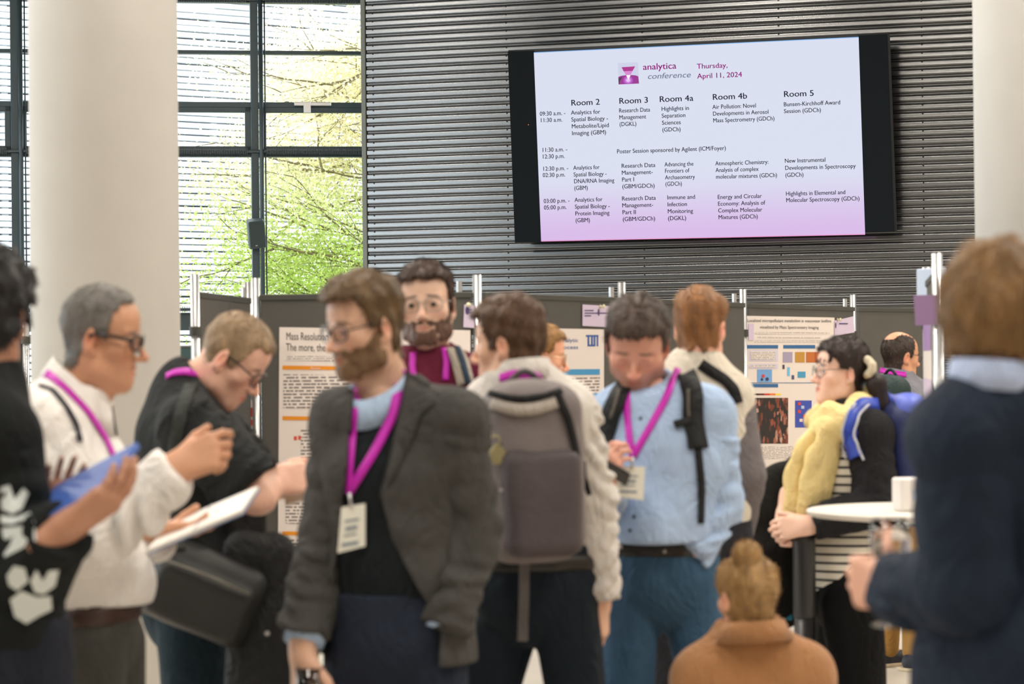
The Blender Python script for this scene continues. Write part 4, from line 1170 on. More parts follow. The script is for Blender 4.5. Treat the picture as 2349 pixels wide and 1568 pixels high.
# ------------------------------------------------------------------ 1: man in the grey blazer
def man_blazer():
    s = Person('bearded man in grey blazer and black sweater looking down past the poster', 1000, 900, (214, 172, 148)); s.bf = -22
    p = s.p; bf = -22; f = face_dir(bf)
    j = dict(neck=p(872, 928, .02), sh_a=p(795, 976, .07), sh_b=p(1036, 976, -.07), hip=p(905, 1455), el_a=p(764, 1200, .06), wr_a=p(706, 1436, -.04),
             el_b=p(1078, 1225, -.02), wr_b=p(1026, 1425, -.10))
    s.head(838, 746, -55, 10, 0, 0.97, .0, dict(neck=1.06, nose=1.0), brow=(0.07, 0.05, 0.03), stub=((110, 80, 58), .55))
    hm = hair_mat(srgb(100, 78, 52), 'brown_short_hair')
    s.hair(hm, MALE, 0.018, 0.006, 0.008, front=0.008, seed=2, amp=0.003)
    s.beard(hair_mat(srgb(116, 90, 66), 'brown_beard'), 0.0026, -0.047, side=-0.014)
    s.glasses(mat('dark_horn_glasses', (0.03, 0.025, 0.022), 0.3), 0.024, 0.019, 0.0021, temple=0.0026)
    s.stand(j, bf, 0.09, sp=0.05)
    j['hj_a'] = p(826, 1500, .03); j['hj_b'] = p(984, 1500, -.03); j['an_a'] = Vector((j['hj_a'].x - .03, j['hj_a'].y + .06, .1)); j['an_b'] = Vector((j['hj_b'].x + .05, j['hj_b'].y - .03, .1))
    for k in 'ab': j['kn_' + k] = (j['hj_' + k] + j['an_' + k]) / 2
    navy = fabric('navy_trousers', (30, 38, 54)); s.legs(j, navy, 0.008, bf=bf, r=(0.086, 0.07, 0.06), hips=0.160, fold=(0.008, 34))
    s.shoes(j, mat('black_leather', (0.015, 0.014, 0.013), 0.35), bf)
    sw = fabric('black_sweater', (16, 24, 28))
    s.cloth('sweater', j, sw, 0.010, 0.002, arms=(), bf=bf, hem=j['hip'].z + 0.04, fold=(0.0015, 30), seed=4, tr=dict(chest=0.140, waist=0.140, hips=0.150, shr=0.045, neckr=0.045))
    collar(s, p(866, 906, .0), Vector((-0.12, -0.12, 1)), face_dir(-35), fabric('light_blue_shirt', (168, 192, 222), 0.7, 0.05), (0.066, 0.064), 0.046, 0.014, 'shirt_collar', drop=0.034)
    gb = fabric('grey_wool_blazer', (68, 67, 66), 0.9, 0.3, 220, 0.10, 14)
    poly = [(822, 840), (930, 835), (926, 900), (908, 1010), (874, 1140), (900, 1240), (955, 1345), (1012, 1432), (1000, 1640), (700, 1640), (738, 1480), (765, 1330), (788, 1150), (803, 1000), (812, 900)]
    def cut(v): s.carve(v, poly, f, -0.02, p0=(j['sh_a'] + j['sh_b']) / 2)
    def ex(v):   # skirts of the jacket
        v.cone(j['hip'] + Z3 * .08, j['hip'] - Z3 * 0.05, 0.178, 0.195, 0.03, (f, 0.72))
        v.cone(p(900, 895, .07), p(960, 885, .05), 0.03, 0.03, 0.03)
    s.cloth('blazer', j, gb, 0.0072, 0.017, bf=bf, hem=j['hip'].z - 0.06, fold=(0.011, 40), seed=8, extra=ex, cut=cut, r=(0.062, 0.052, 0.043), tr=dict(shr=0.056, chest=0.146, waist=0.138, hips=0.152))
    # lapels lie on the blazer front
    lm = fabric('grey_wool_lapel', (58, 57, 56), 0.9, 0.3, 220, 0.10, 14)
    def lapel(pts):
        V = []; 
        for (x, y) in pts:
            h, n = s.hit(x, y, 0.007); V.append(h)
        k = len(V); mb = MB(); c = f * -0.006
        mb.add([v - s.base for v in V] + [v + c - s.base for v in V], [tuple(range(k)), tuple(range(2 * k - 1, k - 1, -1))] + [(i, i + k, (i + 1) % k + k, (i + 1) % k) for i in range(k)])
        mb.build('lapel', lm, s.root, False)
    lapel([(930, 850), (985, 885), (1000, 925), (968, 955), (950, 1000), (905, 1090), (876, 1140), (908, 1012), (925, 905)])
    # right hand hanging with a small tumbler, left hand in the pocket
    cuffm = fabric('light_blue_shirt', (168, 192, 222), 0.7, 0.05)
    for k, e in (('a', 0.012), ('b', -0.006)):
        d = (j['wr_' + k] - j['el_' + k]).normalized()
        mb = MB().tube([j['wr_' + k] - d * 0.03 - s.base, j['wr_' + k] + d * (e + .03) - s.base], [0.050, 0.046], 20); mb.build('shirt_cuff', cuffm, s.root, True)
    d = (j['wr_a'] - j['el_a']).normalized()
    s.piece(*hand_geo(j['wr_a'] + d * .055, (0.02, -0.12, -1), (0.86, 0.5, 0), 'R', (20, 42, 22), thumb=(0.8, 0.45, 0.5), sc=1.1))
    d = (j['wr_b'] - j['el_b']).normalized()
    s.piece(*hand_geo(j['wr_b'] + d * .03 + Vector((0, .05, 0)), (-.15, .85, -.6), (-0.3, 0.5, .3), 'L', (5, 5, 5), thumb=(.9, .2, .1), sc=0.9))
    s.finish(j)
    lanyard(s, 'magenta lanyard with white badge worn over the black sweater and grey blazer', [[(818, 893), (812, 1000), (804, 1080), (801, 1132)], [(922, 846), (905, 950), (862, 1035), (801, 1132)]],
            [(783, 1163), (838, 1154), (838, 1252), (774, 1268)], ((802, 1130), (806, 1165)), wid=0.023)
    # tumbler in the hand
    c = p(712, 1590, -.09); g = empty('tumbler', c, 'clear drinking glass in the lowered hand of the man in grey blazer', 'glass')
    MB().lathe((0, 0, 0), [(0.028, -0.06), (0.033, 0.06), (0.031, 0.06), (0.026, -0.054)], 24).build('wall', mat('clear_glass', (1, 1, 1), 0.02, trans=1.0), g, True)
    return s
S_BLAZER = man_blazer()

# ------------------------------------------------------------------ 2: grey-haired man in a white shirt
def man_white():
    s = Person('grey-haired man in white shirt and dark glasses talking with raised hand', 1000, 215, (204, 152, 122)); bf = 84; s.bf = bf; p = s.p
    j = dict(neck=p(176, 915, .0), sh_a=p(98, 1000, -.17), sh_b=p(150, 985, .19), hip=p(224, 1440, .0), el_a=p(205, 1240, -.24), wr_a=p(382, 1092, -.24), el_b=p(262, 1262, .18), wr_b=p(335, 1228, .08))
    s.head(232, 772, 86, 8, 0, 0.98, 0, dict(neck=1.08, nose=1.1, open=0.003), brow=(0.12, 0.1, 0.09))
    line = [(-0.12, -0.085), (-0.06, -0.085), (-0.036, -0.068), (-0.022, -0.02), (-0.004, 0.014), (0.012, -0.004), (0.028, -0.004), (0.034, 0.02), (0.044, 0.062), (0.062, 0.092), (0.12, 0.11)]
    s.hair(hair_mat(srgb(112, 108, 104), 'short_grey_hair'), line, 0.007, 0.005, 0.006, amp=0.0014, seed=5, slen=0.010)
    s.glasses(mat('black_acetate_glasses', (0.012, 0.012, 0.014), 0.25), 0.026, 0.018, 0.0030, temple=0.0046)
    s.stand(j, bf, 0.085, sp=0.02)
    s.legs(j, fabric('dark_grey_trousers', (66, 66, 62)), 0.006, bf=bf, r=(0.086, 0.066, 0.056), hips=0.15, q=0.58)
    s.belt(j['hip'].z + 0.015, j['hip'].z + 0.062, mat('brown_leather_belt', srgb(58, 38, 32), 0.45, bump=0.1, bscale=80))
    s.shoes(j, mat('black_leather', (0.015, 0.014, 0.013), 0.35), bf)
    wh = fabric('white_cotton_shirt', (232, 229, 226), 0.75, 0.12, 60, 0.03)
    def ex(v): v.cone(p(150, 1130, 0), p(222, 1330, 0), 0.13, 0.115, 0.05, (Vector((0, 1, 0)), 1.15))
    s.cloth('shirt', j, wh, 0.0075, 0.012, bf=bf, hem=j['hip'].z + 0.055, fold=(0.015, 34), seed=21, r=(0.074, 0.062, 0.046), extra=ex, tr=dict(chest=0.160, waist=0.135, hips=0.135, q=0.66))
    collar(s, s.neckc(-.118), Vector((0.30, 0, 1)), face_dir(84), wh, (0.074, 0.078), 0.046, 0.024, 'collar', drop=0.060, open_=0.12)
    d = (j['wr_a'] - j['el_a']).normalized()
    for k in 'ab':
        d = (j['wr_' + k] - j['el_' + k]).normalized()
        MB().tube([j['wr_' + k] - d * 0.035 - s.base, j['wr_' + k] + d * 0.02 - s.base], [0.052, 0.050], 20).build('cuff', wh, s.root, True)
    s.piece(*hand_geo(p(402, 1075, -.24), (0.92, 0.05, 0.42), (0.18, 0.9, -0.25), 'R', thumb=(0.7, 0.55, 0.4), sc=1.06, per=[(18, 45, 30), (45, 62, 40), (52, 66, 40), (55, 66, 40)]))
    s.piece(*hand_geo(p(352, 1218, .07), (0.97, -0.1, 0.06), (0.0, 0.25, 1), 'L', thumb=(0.7, 0.3, 0.75), sc=1.03, per=[(12, 20, 10)] * 4))
    s.finish(j)
    lanyard(s, 'magenta lanyard over the white shirt of the grey-haired man', [[(107, 858), (150, 893), (200, 945), (240, 1005), (266, 1066)]], None, wid=0.022)
    # bag strap over the near shoulder
    st = empty('shoulder_strap', s.hit(95, 893)[0], 'thin dark strap over the shoulder of the white shirt', 'strap')
    s.strap('strap', [(90, 888), (118, 896), (150, 935), (172, 975), (181, 1014)], 0.013, fabric('dark_navy_webbing', (44, 42, 54)), 0.004, 0.004, root=st)
    # booklet on the left palm
    c = p(468, 1190, .05); b = empty('booklet', c, 'white folded booklet held flat in the hand of the grey-haired man', 'booklet')
    A = Vector((0.108, 0, 0.044)); n0 = Vector((0, -1, 0)); w_ = Vector((0.012, 0.075, 0.024)); up = A.cross(w_).normalized()
    if up.z < 0: up = -up
    MB().box((0, 0, 0), A, w_, up * 0.005, 0.002).build('pages', mat('white_paper', srgb(228, 226, 222), 0.7), b)
    MB().box(up * -0.0062, A * 1.01, w_ * 1.01, up * 0.001).build('cover', mat('pale_blue_cover', srgb(120, 140, 180), 0.6), b)
    MB().box(up * 0.0056, A * 0.02, w_ * 0.98, up * 0.0008).build('fold', mat('paper_crease', srgb(170, 170, 175), 0.7), b)
man_white()

# ------------------------------------------------------------------ 3: person at the edge in the printed sweatshirt
def person_edge():
    s = Person('dark-haired person in black sweatshirt with white print holding a blue folder', 1150, -20, (176, 128, 104)); bf = 125; s.bf = bf; p = s.p
    j = dict(neck=p(-45, 880, .0), sh_a=p(-190, 965, .1), sh_b=p(-22, 1000, -.12), hip=p(0, 1520, .0), el_b=p(52, 1330, -.10), wr_b=p(128, 1225, -.22))
    drop_arm(j, 'a', -0.05, s)
    s.head(-42, 722, 168, 5, 0, 1.05, 0, dict(neck=1.05))
    s.hair(hair_mat(srgb(22, 20, 22), 'black_hair'), SHORTN, 0.024, 0.016, 0.018, amp=0.005, seed=6)
    s.stand(j, bf); s.legs(j, fabric('dark_navy_jeans', (24, 28, 40)), 0.014, bf=bf, r=(0.10, 0.075, 0.065), hips=0.175)
    s.shoes(j, mat('white_trainer', (0.6, 0.6, 0.58), 0.6), bf)
    bk = fabric('black_sweatshirt', (20, 24, 25), 0.9, 0.2)
    s.cloth('sweatshirt', j, bk, 0.009, 0.018, bf=bf, hem=j['hip'].z + 0.0, fold=(0.010, 32), seed=31, r=(0.074, 0.066, 0.048), tr=dict(waist=0.165))
    s.piece(*hand_geo(p(150, 1212, -.23), (0.80, 0.15, 0.58), (-0.45, 0.5, 0.75), 'L', thumb=(0.75, 0.5, 0.5), sc=1.12, per=[(15, 18, 12)] * 4))
    # fingers of the other hand rise behind the folder
    s.piece(*hand_geo(p(112, 1195, -.02), (0.30, 0.0, 0.95), (0.2, -1, 0.0), 'R', thumb=(0.6, 0.8, 0.1), sc=0.82, per=[(5, 15, 10)] * 4, spread=0.9))
    s.finish(j)
    # white print: blocky abstract strokes on sleeve and side
    wp = mat('white_print', srgb(206, 214, 214), 0.8)
    rnd = random.Random(4); pr = MB()
    def blob(pts):
        V = []
        for (x, y) in pts:
            h, n = s.hit(x, y, 0.003); V.append(h - s.base)
        c = sum(V, Vector()) / len(V); h, n = s.hit(sum(q[0] for q in pts) / len(pts), sum(q[1] for q in pts) / len(pts), 0.0045)
        MB().add([h - s.base] + V, [(0, i + 1, (i + 1) % len(V) + 1) for i in range(len(V))]).build('print', wp, s.root, True)
    for pts in ([(2, 1118), (22, 1112), (30, 1150), (52, 1118), (64, 1130), (50, 1170), (30, 1180), (4, 1168)],
                [(2, 1182), (38, 1188), (70, 1176), (78, 1200), (50, 1196), (30, 1204), (4, 1200)],
                [(6, 1212), (50, 1206), (80, 1212), (84, 1240), (44, 1262), (12, 1276)],
                [(18, 1318), (34, 1296), (58, 1300), (66, 1330), (40, 1352), (22, 1340)],
                [(70, 1330), (84, 1304), (92, 1340), (112, 1306), (134, 1304), (126, 1340), (100, 1360), (80, 1356)],
                [(24, 1372), (50, 1352), (84, 1366), (116, 1364), (118, 1396), (88, 1412), (60, 1430), (34, 1414)]): blob(pts)
    c = p(182, 1122, -.13); b = empty('folder', c, 'slim blue folder held in front of the white shirt', 'folder')
    A = Vector((0.082, 0.0, 0.043)); w_ = Vector((0.02, 0.10, 0.040)); up = A.cross(w_).normalized()
    if up.z < 0: up = -up
    MB().box((0, 0, 0), A, w_, up * 0.007, 0.002).build('cover', mat('blue_folder', srgb(40, 84, 166), 0.45), b)
    MB().box(-A * 0.02 - w_ * 0.03, A * 0.98, w_ * 0.985, up * 0.004).build('pages', mat('dark_pages', srgb(80, 90, 120), 0.7), b)
person_edge()

# ------------------------------------------------------------------ 4: man in black polo
def man_polo():
    s = Person('fair-haired man in black polo shirt bending over his phone', 850, 450, (234, 186, 164)); bf = 100; s.bf = bf; p = s.p
    j = dict(neck=p(432, 898, .0), sh_a=p(438, 985, -.19), sh_b=p(470, 975, .19), hip=p(445, 1370, 0), el_a=p(590, 1132, -.22), wr_a=p(632, 1100, -.16), el_b=p(590, 1130, .22), wr_b=p(655, 1115, .0))
    s.head(533, 820, 84, 38, 0, 1.02, 0, dict(neck=1.12, nb=-0.035, w=1.02), red=1.1)
    s.hair(hair_mat(srgb(150, 126, 98), 'dark_blond_cropped_hair'), SHORTN, 0.007, 0.003, 0.003, amp=0.0012, seed=8, slen=0.009)
    s.glasses(mat('dark_horn_glasses', (0.03, 0.025, 0.022), 0.3), 0.025, 0.019, 0.002, temple=0.0026)
    s.stand(j, bf, 0.09, sp=0.03); s.legs(j, fabric('dark_teal_jeans', (24, 42, 52)), 0.010, bf=bf, r=(0.105, 0.08, 0.066), hips=0.17, q=0.8)
    s.shoes(j, mat('black_leather', (0.015, 0.014, 0.013), 0.35), bf)
    bk = fabric('black_pique_cotton', (34, 36, 37), 0.85, 0.2, 300)
    def ex(v):
        v.cone(p(425, 1010, 0), p(440, 1250, 0), 0.135, 0.15, 0.05, (Vector((0, 1, 0)), 1.25))
        v.cone(p(425, 915, -.02), p(430, 960, 0), 0.085, 0.11, 0.05)
    s.cloth('polo_shirt', j, bk, 0.009, 0.012, bf=bf, hem=j['hip'].z - 0.03, fold=(0.010, 34), seed=41, extra=ex, short={'a': 0.86, 'b': 0.86}, r=(0.075, 0.066, 0.05), tr=dict(chest=0.185, waist=0.18, hips=0.175, q=0.86, neckr=0.06))
    collar(s, p(440, 890, 0), Vector((0.55, 0, 0.85)), face_dir(90), bk, (0.064, 0.066), 0.018, 0.016, 'collar', drop=0.03)
    s.piece(*hand_geo(p(614, 1106, -.17), (0.95, 0.15, 0.12), (0.25, 0.9, -0.3), 'R', thumb=(0.85, 0.4, 0.3), sc=1.06, per=[(30, 50, 30)] * 4, stub=0.15, back=j['el_a'], stub_r=(0.036, 0.056)))
    s.piece(*hand_geo(p(622, 1120, .0), (0.95, -0.1, 0.1), (0.1, -0.5, 0.8), 'L', thumb=(0.85, 0.3, 0.4), sc=1.0, per=[(20, 30, 20)] * 4, stub=0.15, back=j['el_b'], stub_r=(0.036, 0.05)))
    s.finish(j)
    lanyard(s, 'magenta lanyard round the neck of the man in black polo', [[(383, 865), (400, 856), (430, 853), (462, 866), (497, 878)]], None, wid=0.024)
    c = p(676, 1110, -.10); b = empty('smartphone', c, 'pale phone in a cream cover held by the man in black polo', 'phone')
    A = Vector((0.034, 0.01, 0.010)); w_ = Vector((-0.014, 0.02, 0.046)); up = A.cross(w_).normalized()
    MB().box((0, 0, 0), A, w_, up * 0.005, 0.003).build('cover', mat('cream_cover', srgb(228, 220, 204), 0.5), b)
    MB().box(-up * 0.0055, A * 0.9, w_ * 0.93, up * 0.0006).build('screen', mat('pale_screen', srgb(220, 222, 220), 0.3), b)
    # shoulder bag and strap
    bm = mat('black_nylon', srgb(32, 33, 33), 0.55, bump=0.25, bscale=40, var=0.12, vscale=8)
    bp = p(462, 1355, -.34); bag = empty('shoulder_bag', bp, 'black nylon shoulder bag hanging at the hip of the polo man', 'bag')
    R = Matrix.Rotation(math.radians(24), 3, 'Y') @ Matrix.Rotation(math.radians(8), 3, 'Z')
    v = Vol((-.32, -.2, -.3), (.32, .2, .3), 0.009)
    v.rbox((0, 0, 0), (0.150, 0.055, 0.105), 0.04, np.array(R)); v.rbox(R @ Vector((0.0, -0.05, -0.02)), (0.125, 0.03, 0.075), 0.025, np.array(R), 0.02)
    v.folds(0.004, 30, 5); V, Q = v.mesh(); mesh_obj('body', V, Q, bm, bag)
    mb = MB().tube([R @ Vector((-0.12, -0.088, 0.05)), R @ Vector((0.0, -0.094, 0.055)), R @ Vector((0.11, -0.088, 0.05))], 0.003, 6); mb.build('zip', mat('zip_grey', srgb(110, 105, 95), 0.4), bag, True)
    s.bv.append(BVHTree.FromPolygons([tuple(Vector(x) + bp) for x in V], Q.tolist()))
    s.strap('strap', [(438, 884), (418, 940), (402, 1010), (398, 1100), (400, 1180), (410, 1262)], 0.034, fabric('dark_grey_webbing', (54, 57, 55)), 0.004, 0.004, root=bag)
    # dark jacket slung over the bag
    jp = p(608, 1380, -.30); ja = empty('jacket', jp, 'black jacket draped over the shoulder bag', 'jacket')
    v = Vol((-.2, -.2, -.4), (.2, .2, .3), 0.009)
    v.cone((-.055, 0, .12), (-.04, -.02, -.30), .05, .062, .04, ((0, 1, 0), .6)); v.cone((.02, 0, .13), (.01, -.02, -.30), .055, .07, .04, ((0, 1, 0), .6)); v.cone((.02, 0, .12), (.055, .01, -.26), .04, .045, .04, ((0, 1, 0), .7))
    v.folds(0.010, 36, 9, (1, .5, .15)); V, Q = v.mesh(); mesh_obj('cloth', V, Q, fabric('black_jacket_cloth', (28, 29, 30), 0.6), ja)
    MB().lathe(p(613, 1452, -.37) - jp, [(0.007, 0), (0.006, 0.004)], 10, (Vector((1, 0, 0)), Z3, Vector((0, -1, 0)))).build('snap_button', M_CLIP, ja)
man_polo()
# ------------------------------------------------------------------ rucksack helper
def rucksack(label, c, out, w, h, d, m, m2, zipm=None, tilt=0.0, seed=1, pocket=True, top=None, name='backpack'):
    """soft rucksack: c centre, out direction away from the wearer's back"""
    out = Vector(out).normalized(); x = out.cross(Z3).normalized()
    M = Matrix(((x.x, out.x, 0), (x.y, out.y, 0), (x.z, out.z, 1))) @ Matrix.Rotation(math.radians(tilt), 3, 'X')
    e = empty(name, c, label, 'backpack'); Rn = np.array(M)
    L = max(w, h, d) * 0.5 + 0.16
    v = Vol((-L, -L, -L), (L, L, L), 0.009)
    v.rbox((0, 0, 0), (w / 2, d / 2, h / 2), min(w, d) * 0.40, Rn)
    v.ell(M @ Vector((0, 0, h * 0.30)), (w * 0.42, d * 0.44, h * 0.20), Rn, 0.05)
    v.folds(0.005, 30, seed); V, Q = v.mesh(); mesh_obj('body', V, Q, m, e)
    e['_'] = 0; del e['_']
    bv = BVHTree.FromPolygons([tuple(Vector(q) + c) for q in V], Q.tolist())
    if pocket:
        v = Vol((-L, -L, -L), (L, L, L), 0.009)
        v.rbox(M @ Vector((0, d * 0.36, -h * 0.16)), (w * 0.41, d * 0.26, h * 0.30), min(w, d) * 0.2, Rn); v.folds(0.005, 34, seed + 4)
        V, Q = v.mesh(); mesh_obj('front_pocket', V, Q, m2, e)
    if zipm:
        pts = [M @ Vector((w * 0.5 * math.sin(t) * 0.86, d * 0.44 - 0.02 * abs(math.sin(t)), h * (0.10 + 0.30 * math.cos(t)))) for t in np.linspace(-1.9, 1.9, 15)]
        MB().tube(pts, 0.004, 6).build('zip', zipm, e, True)
    hp = [M @ Vector((0.045 * q, -d * 0.25, h * 0.5 + 0.035 * (1 - q * q))) for q in np.linspace(-1, 1, 9)]
    MB().tube(hp, 0.008, 8).build('handle', m2, e, True)
    return e, M, bv

# ------------------------------------------------------------------ 5: tall bearded man facing the camera
def man_tall():
    s = Person('tall bearded man with round glasses and maroon sweater behind the grey blazer', 790, 980, (228, 190, 168)); bf = 0; s.bf = bf; p = s.p
    j = dict(neck=p(985, 826, .02), sh_a=p(885, 888, .0), sh_b=p(1085, 880, .0), hip=p(985, 1290, .0))
    drop_arm(j, 'a', -0.04, s); drop_arm(j, 'b', 0.04, s)
    s.head(978, 700, -6, -2, 3, 1.02, 0, dict(neck=1.02), brow=(0.05, 0.035, 0.03), stub=((96, 72, 58), .4))
    s.hair(hair_mat(srgb(66, 48, 40), 'dark_brown_short_hair'), MALE, 0.016, 0.006, 0.008, front=0.006, seed=12, amp=0.002)
    s.beard(hair_mat(srgb(98, 72, 60), 'dark_short_beard'), 0.002, -0.05, side=-0.02)
    s.glasses(mat('thin_wire_glasses', (0.35, 0.3, 0.27), 0.3, 0.7), 0.025, 0.021, 0.0013, temple=0.0014)
    s.stand(j, bf); s.legs(j, fabric('dark_blue_trousers', (40, 46, 60)), bf=bf); s.shoes(j, mat('black_leather', (0.015, 0.014, 0.013), 0.35), bf)
    s.cloth('sweater', j, fabric('maroon_sweater', (96, 26, 50)), 0.010, 0.010, bf=bf, hem=j['hip'].z + .02, seed=51)
    pm = bpy.data.materials.new('checked_shirt'); pm.use_nodes = True; nt = pm.node_tree
    ck = nt.nodes.new('ShaderNodeTexChecker'); ck.inputs['Scale'].default_value = 70; ck.inputs[1].default_value = (*srgb(200, 205, 215), 1); ck.inputs[2].default_value = (*srgb(70, 80, 110), 1)
    tc = nt.nodes.new('ShaderNodeTexCoord'); nt.links.new(tc.outputs['Object'], ck.inputs[0]); nt.links.new(ck.outputs[0], nt.nodes['Principled BSDF'].inputs['Base Color'])
    collar(s, p(984, 812, .0), Vector((-0.02, -0.10, 1)), face_dir(-4), pm, (0.064, 0.064), 0.042, 0.024, 'shirt_collar', drop=0.05, open_=0.25)
    s.finish(j)
    lanyard(s, 'magenta lanyard over the maroon sweater of the tall bearded man', [[(1018, 800), (1024, 830), (1022, 872)], [(948, 810), (946, 840), (952, 880)]], None, wid=0.018)
    bm = fabric('cream_and_blue_webbing', (176, 168, 156)); bd = fabric('slate_blue_webbing', (52, 66, 84))
    st = empty('backpack_strap', s.hit(1045, 830)[0], 'cream and slate backpack strap on the tall bearded man', 'strap')
    s.strap('strap', [(1040, 806), (1056, 838), (1068, 880)], 0.050, bm, 0.006, 0.008, root=st); s.strap('stripe', [(1043, 804), (1060, 838), (1073, 880)], 0.018, bd, 0.016, 0.004, root=st)
man_tall()

# ------------------------------------------------------------------ 6: man with the grey rucksack, seen from behind
def man_ruck():
    s = Person('brown-haired man in light grey shirt wearing a grey rucksack, seen from behind', 895, 1220, (222, 178, 152)); bf = -162; s.bf = bf; p = s.p
    j = dict(neck=p(1192, 882, .0), sh_a=p(1122, 950, .05), sh_b=p(1300, 950, -.03), hip=p(1240, 1335, .0), el_a=p(1100, 1160, .05), wr_a=p(1142, 1370, .06), el_b=p(1352, 1150, .0), wr_b=p(1372, 1352, .0))
    s.head(1170, 786, -112, 4, 0, 0.98, 0, dict(neck=1.05))
    s.hair(hair_mat(srgb(84, 60, 42), 'brown_cropped_hair'), SHORTN, 0.016, 0.007, 0.009, front=0.006, seed=14, amp=0.0022)
    j['hj_a'] = p(1180, 1375, .02); j['hj_b'] = p(1288, 1375, -.02); j['an_a'] = Vector((j['hj_a'].x - .26, j['hj_a'].y + .08, .1)); j['an_b'] = Vector((j['hj_b'].x + .12, j['hj_b'].y, .1))
    for k in 'ab': j['kn_' + k] = (j['hj_' + k] + j['an_' + k]) / 2
    s.legs(j, fabric('very_dark_jeans', (20, 30, 40)), 0.010, bf=bf, r=(0.080, 0.072, 0.062), hips=0.160, fold=(0.007, 34))
    s.shoes(j, mat('black_leather', (0.015, 0.014, 0.013), 0.35), bf)
    s.belt(j['hip'].z + 0.035, j['hip'].z + 0.078, mat('black_belt_leather', (0.012, 0.011, 0.01), 0.4))
    lg = fabric('light_grey_cotton', (206, 201, 196), 0.8, 0.1, 60, 0.03)
    s.cloth('shirt', j, lg, 0.009, 0.014, bf=bf, hem=j['hip'].z + 0.06, fold=(0.012, 34), seed=61, r=(0.062, 0.050, 0.040), frac=(1, 1), tr=dict(hips=0.15, waist=0.15))
    collar(s, s.neckc(-.088), Vector((-0.06, .05, 1)), face_dir(-150), lg, (0.070, 0.070), 0.042, 0.018, 'collar', drop=0.01)
    s.piece(*hand_geo(p(1378, 1376, .0), (0.02, 0.1, -1), (-1, 0.3, 0), 'R', (20, 35, 20), sc=1.0))
    s.piece(*hand_geo(p(1150, 1392, .06), (0.02, 0.1, -1), (1, 0.3, 0), 'L', (20, 35, 20), sc=1.0))
    s.finish(j)
    lanyard(s, 'magenta lanyard under the white collar of the rucksack man', [[(1148, 868), (1180, 858), (1215, 860), (1236, 866)]], None, wid=0.022)
    m1 = mat('grey_rucksack_nylon', srgb(112, 104, 104), 0.7, bump=0.25, bscale=120, var=0.14, vscale=9); m2 = mat('dark_taupe_nylon', srgb(70, 62, 66), 0.65, bump=0.3, bscale=60, var=0.14, vscale=8)
    out = -face_dir(bf)
    e, M, bv = rucksack('grey rucksack with pale top and key charm on a man seen from behind', p(1222, 1086, -.23), out, 0.245, 0.440, 0.17, m1, m2, mat('dark_zip', (0.03, 0.03, 0.03), 0.4), 3, 5)
    s.bv.append(bv); L = e.location
    pale = fabric('pale_grey_ripstop', (176, 168, 160)); dk = fabric('black_webbing', (26, 26, 28))
    s.strap('top_band', [(1130, 925), (1180, 940), (1225, 938), (1290, 918)], 0.030, pale, 0.004, 0.004, root=e)
    s.strap('top_edge', [(1128, 905), (1165, 915), (1200, 918), (1245, 912), (1285, 900)], 0.016, dk, 0.006, 0.006, root=e)
    s.strap('side_strap', [(1275, 905), (1300, 960), (1318, 1040), (1322, 1130)], 0.020, dk, 0.006, 0.005, root=e)
    s.strap('seam', [(1150, 1122), (1200, 1142), (1262, 1120)], 0.006, pale, 0.006, 0.003, root=e)
    s.strap('pull_tab', [(1207, 1142), (1209, 1190)], 0.010, pale, 0.008, 0.003, root=e)
    # hanging end of the hip strap
    a = p(1203, 1275, -.17); 
    MB().ribbon([a - L, p(1202, 1370, -.165) - L, p(1199, 1470, -.16) - L], 0.026, [Vector((0, -1, 0))] * 3, 0.003).build('hanging_strap', fabric('grey_webbing', (104, 100, 100)), e)
    # side buckle
    a = p(1330, 1090, -.14); MB().box(a - L, (0.016, 0, 0), (0, 0.02, 0), (0, 0, 0.04), 0.006).build('buckle', dk, e)
    MB().ribbon([p(1325, 1060, -.14) - L, p(1345, 1110, -.145) - L, p(1352, 1135, -.15) - L], 0.014, [Vector((0, -1, 0))] * 3, 0.004).build('compression_strap', dk, e)
    # key charm
    h, n = s.hit(1142, 1010, 0.012); k = empty('key_charm', h, 'pale metal key charm hanging from the grey rucksack', 'charm')
    cm = mat('worn_brass', srgb(170, 160, 120), 0.4, 0.6)
    MB().tube([Vector((0.012 * math.cos(t), 0, 0.012 * math.sin(t))) for t in np.linspace(0, 2 * math.pi, 13)], 0.0024, 6, False).build('ring', cm, k, True)
    MB().lathe((0.006, 0, -0.036), [(0.024, 0), (0.022, 0.004)], 18, (Vector((.85, 0, 0)), Z3, Vector((0, -1, 0)))).build('tag', cm, k)
man_ruck()

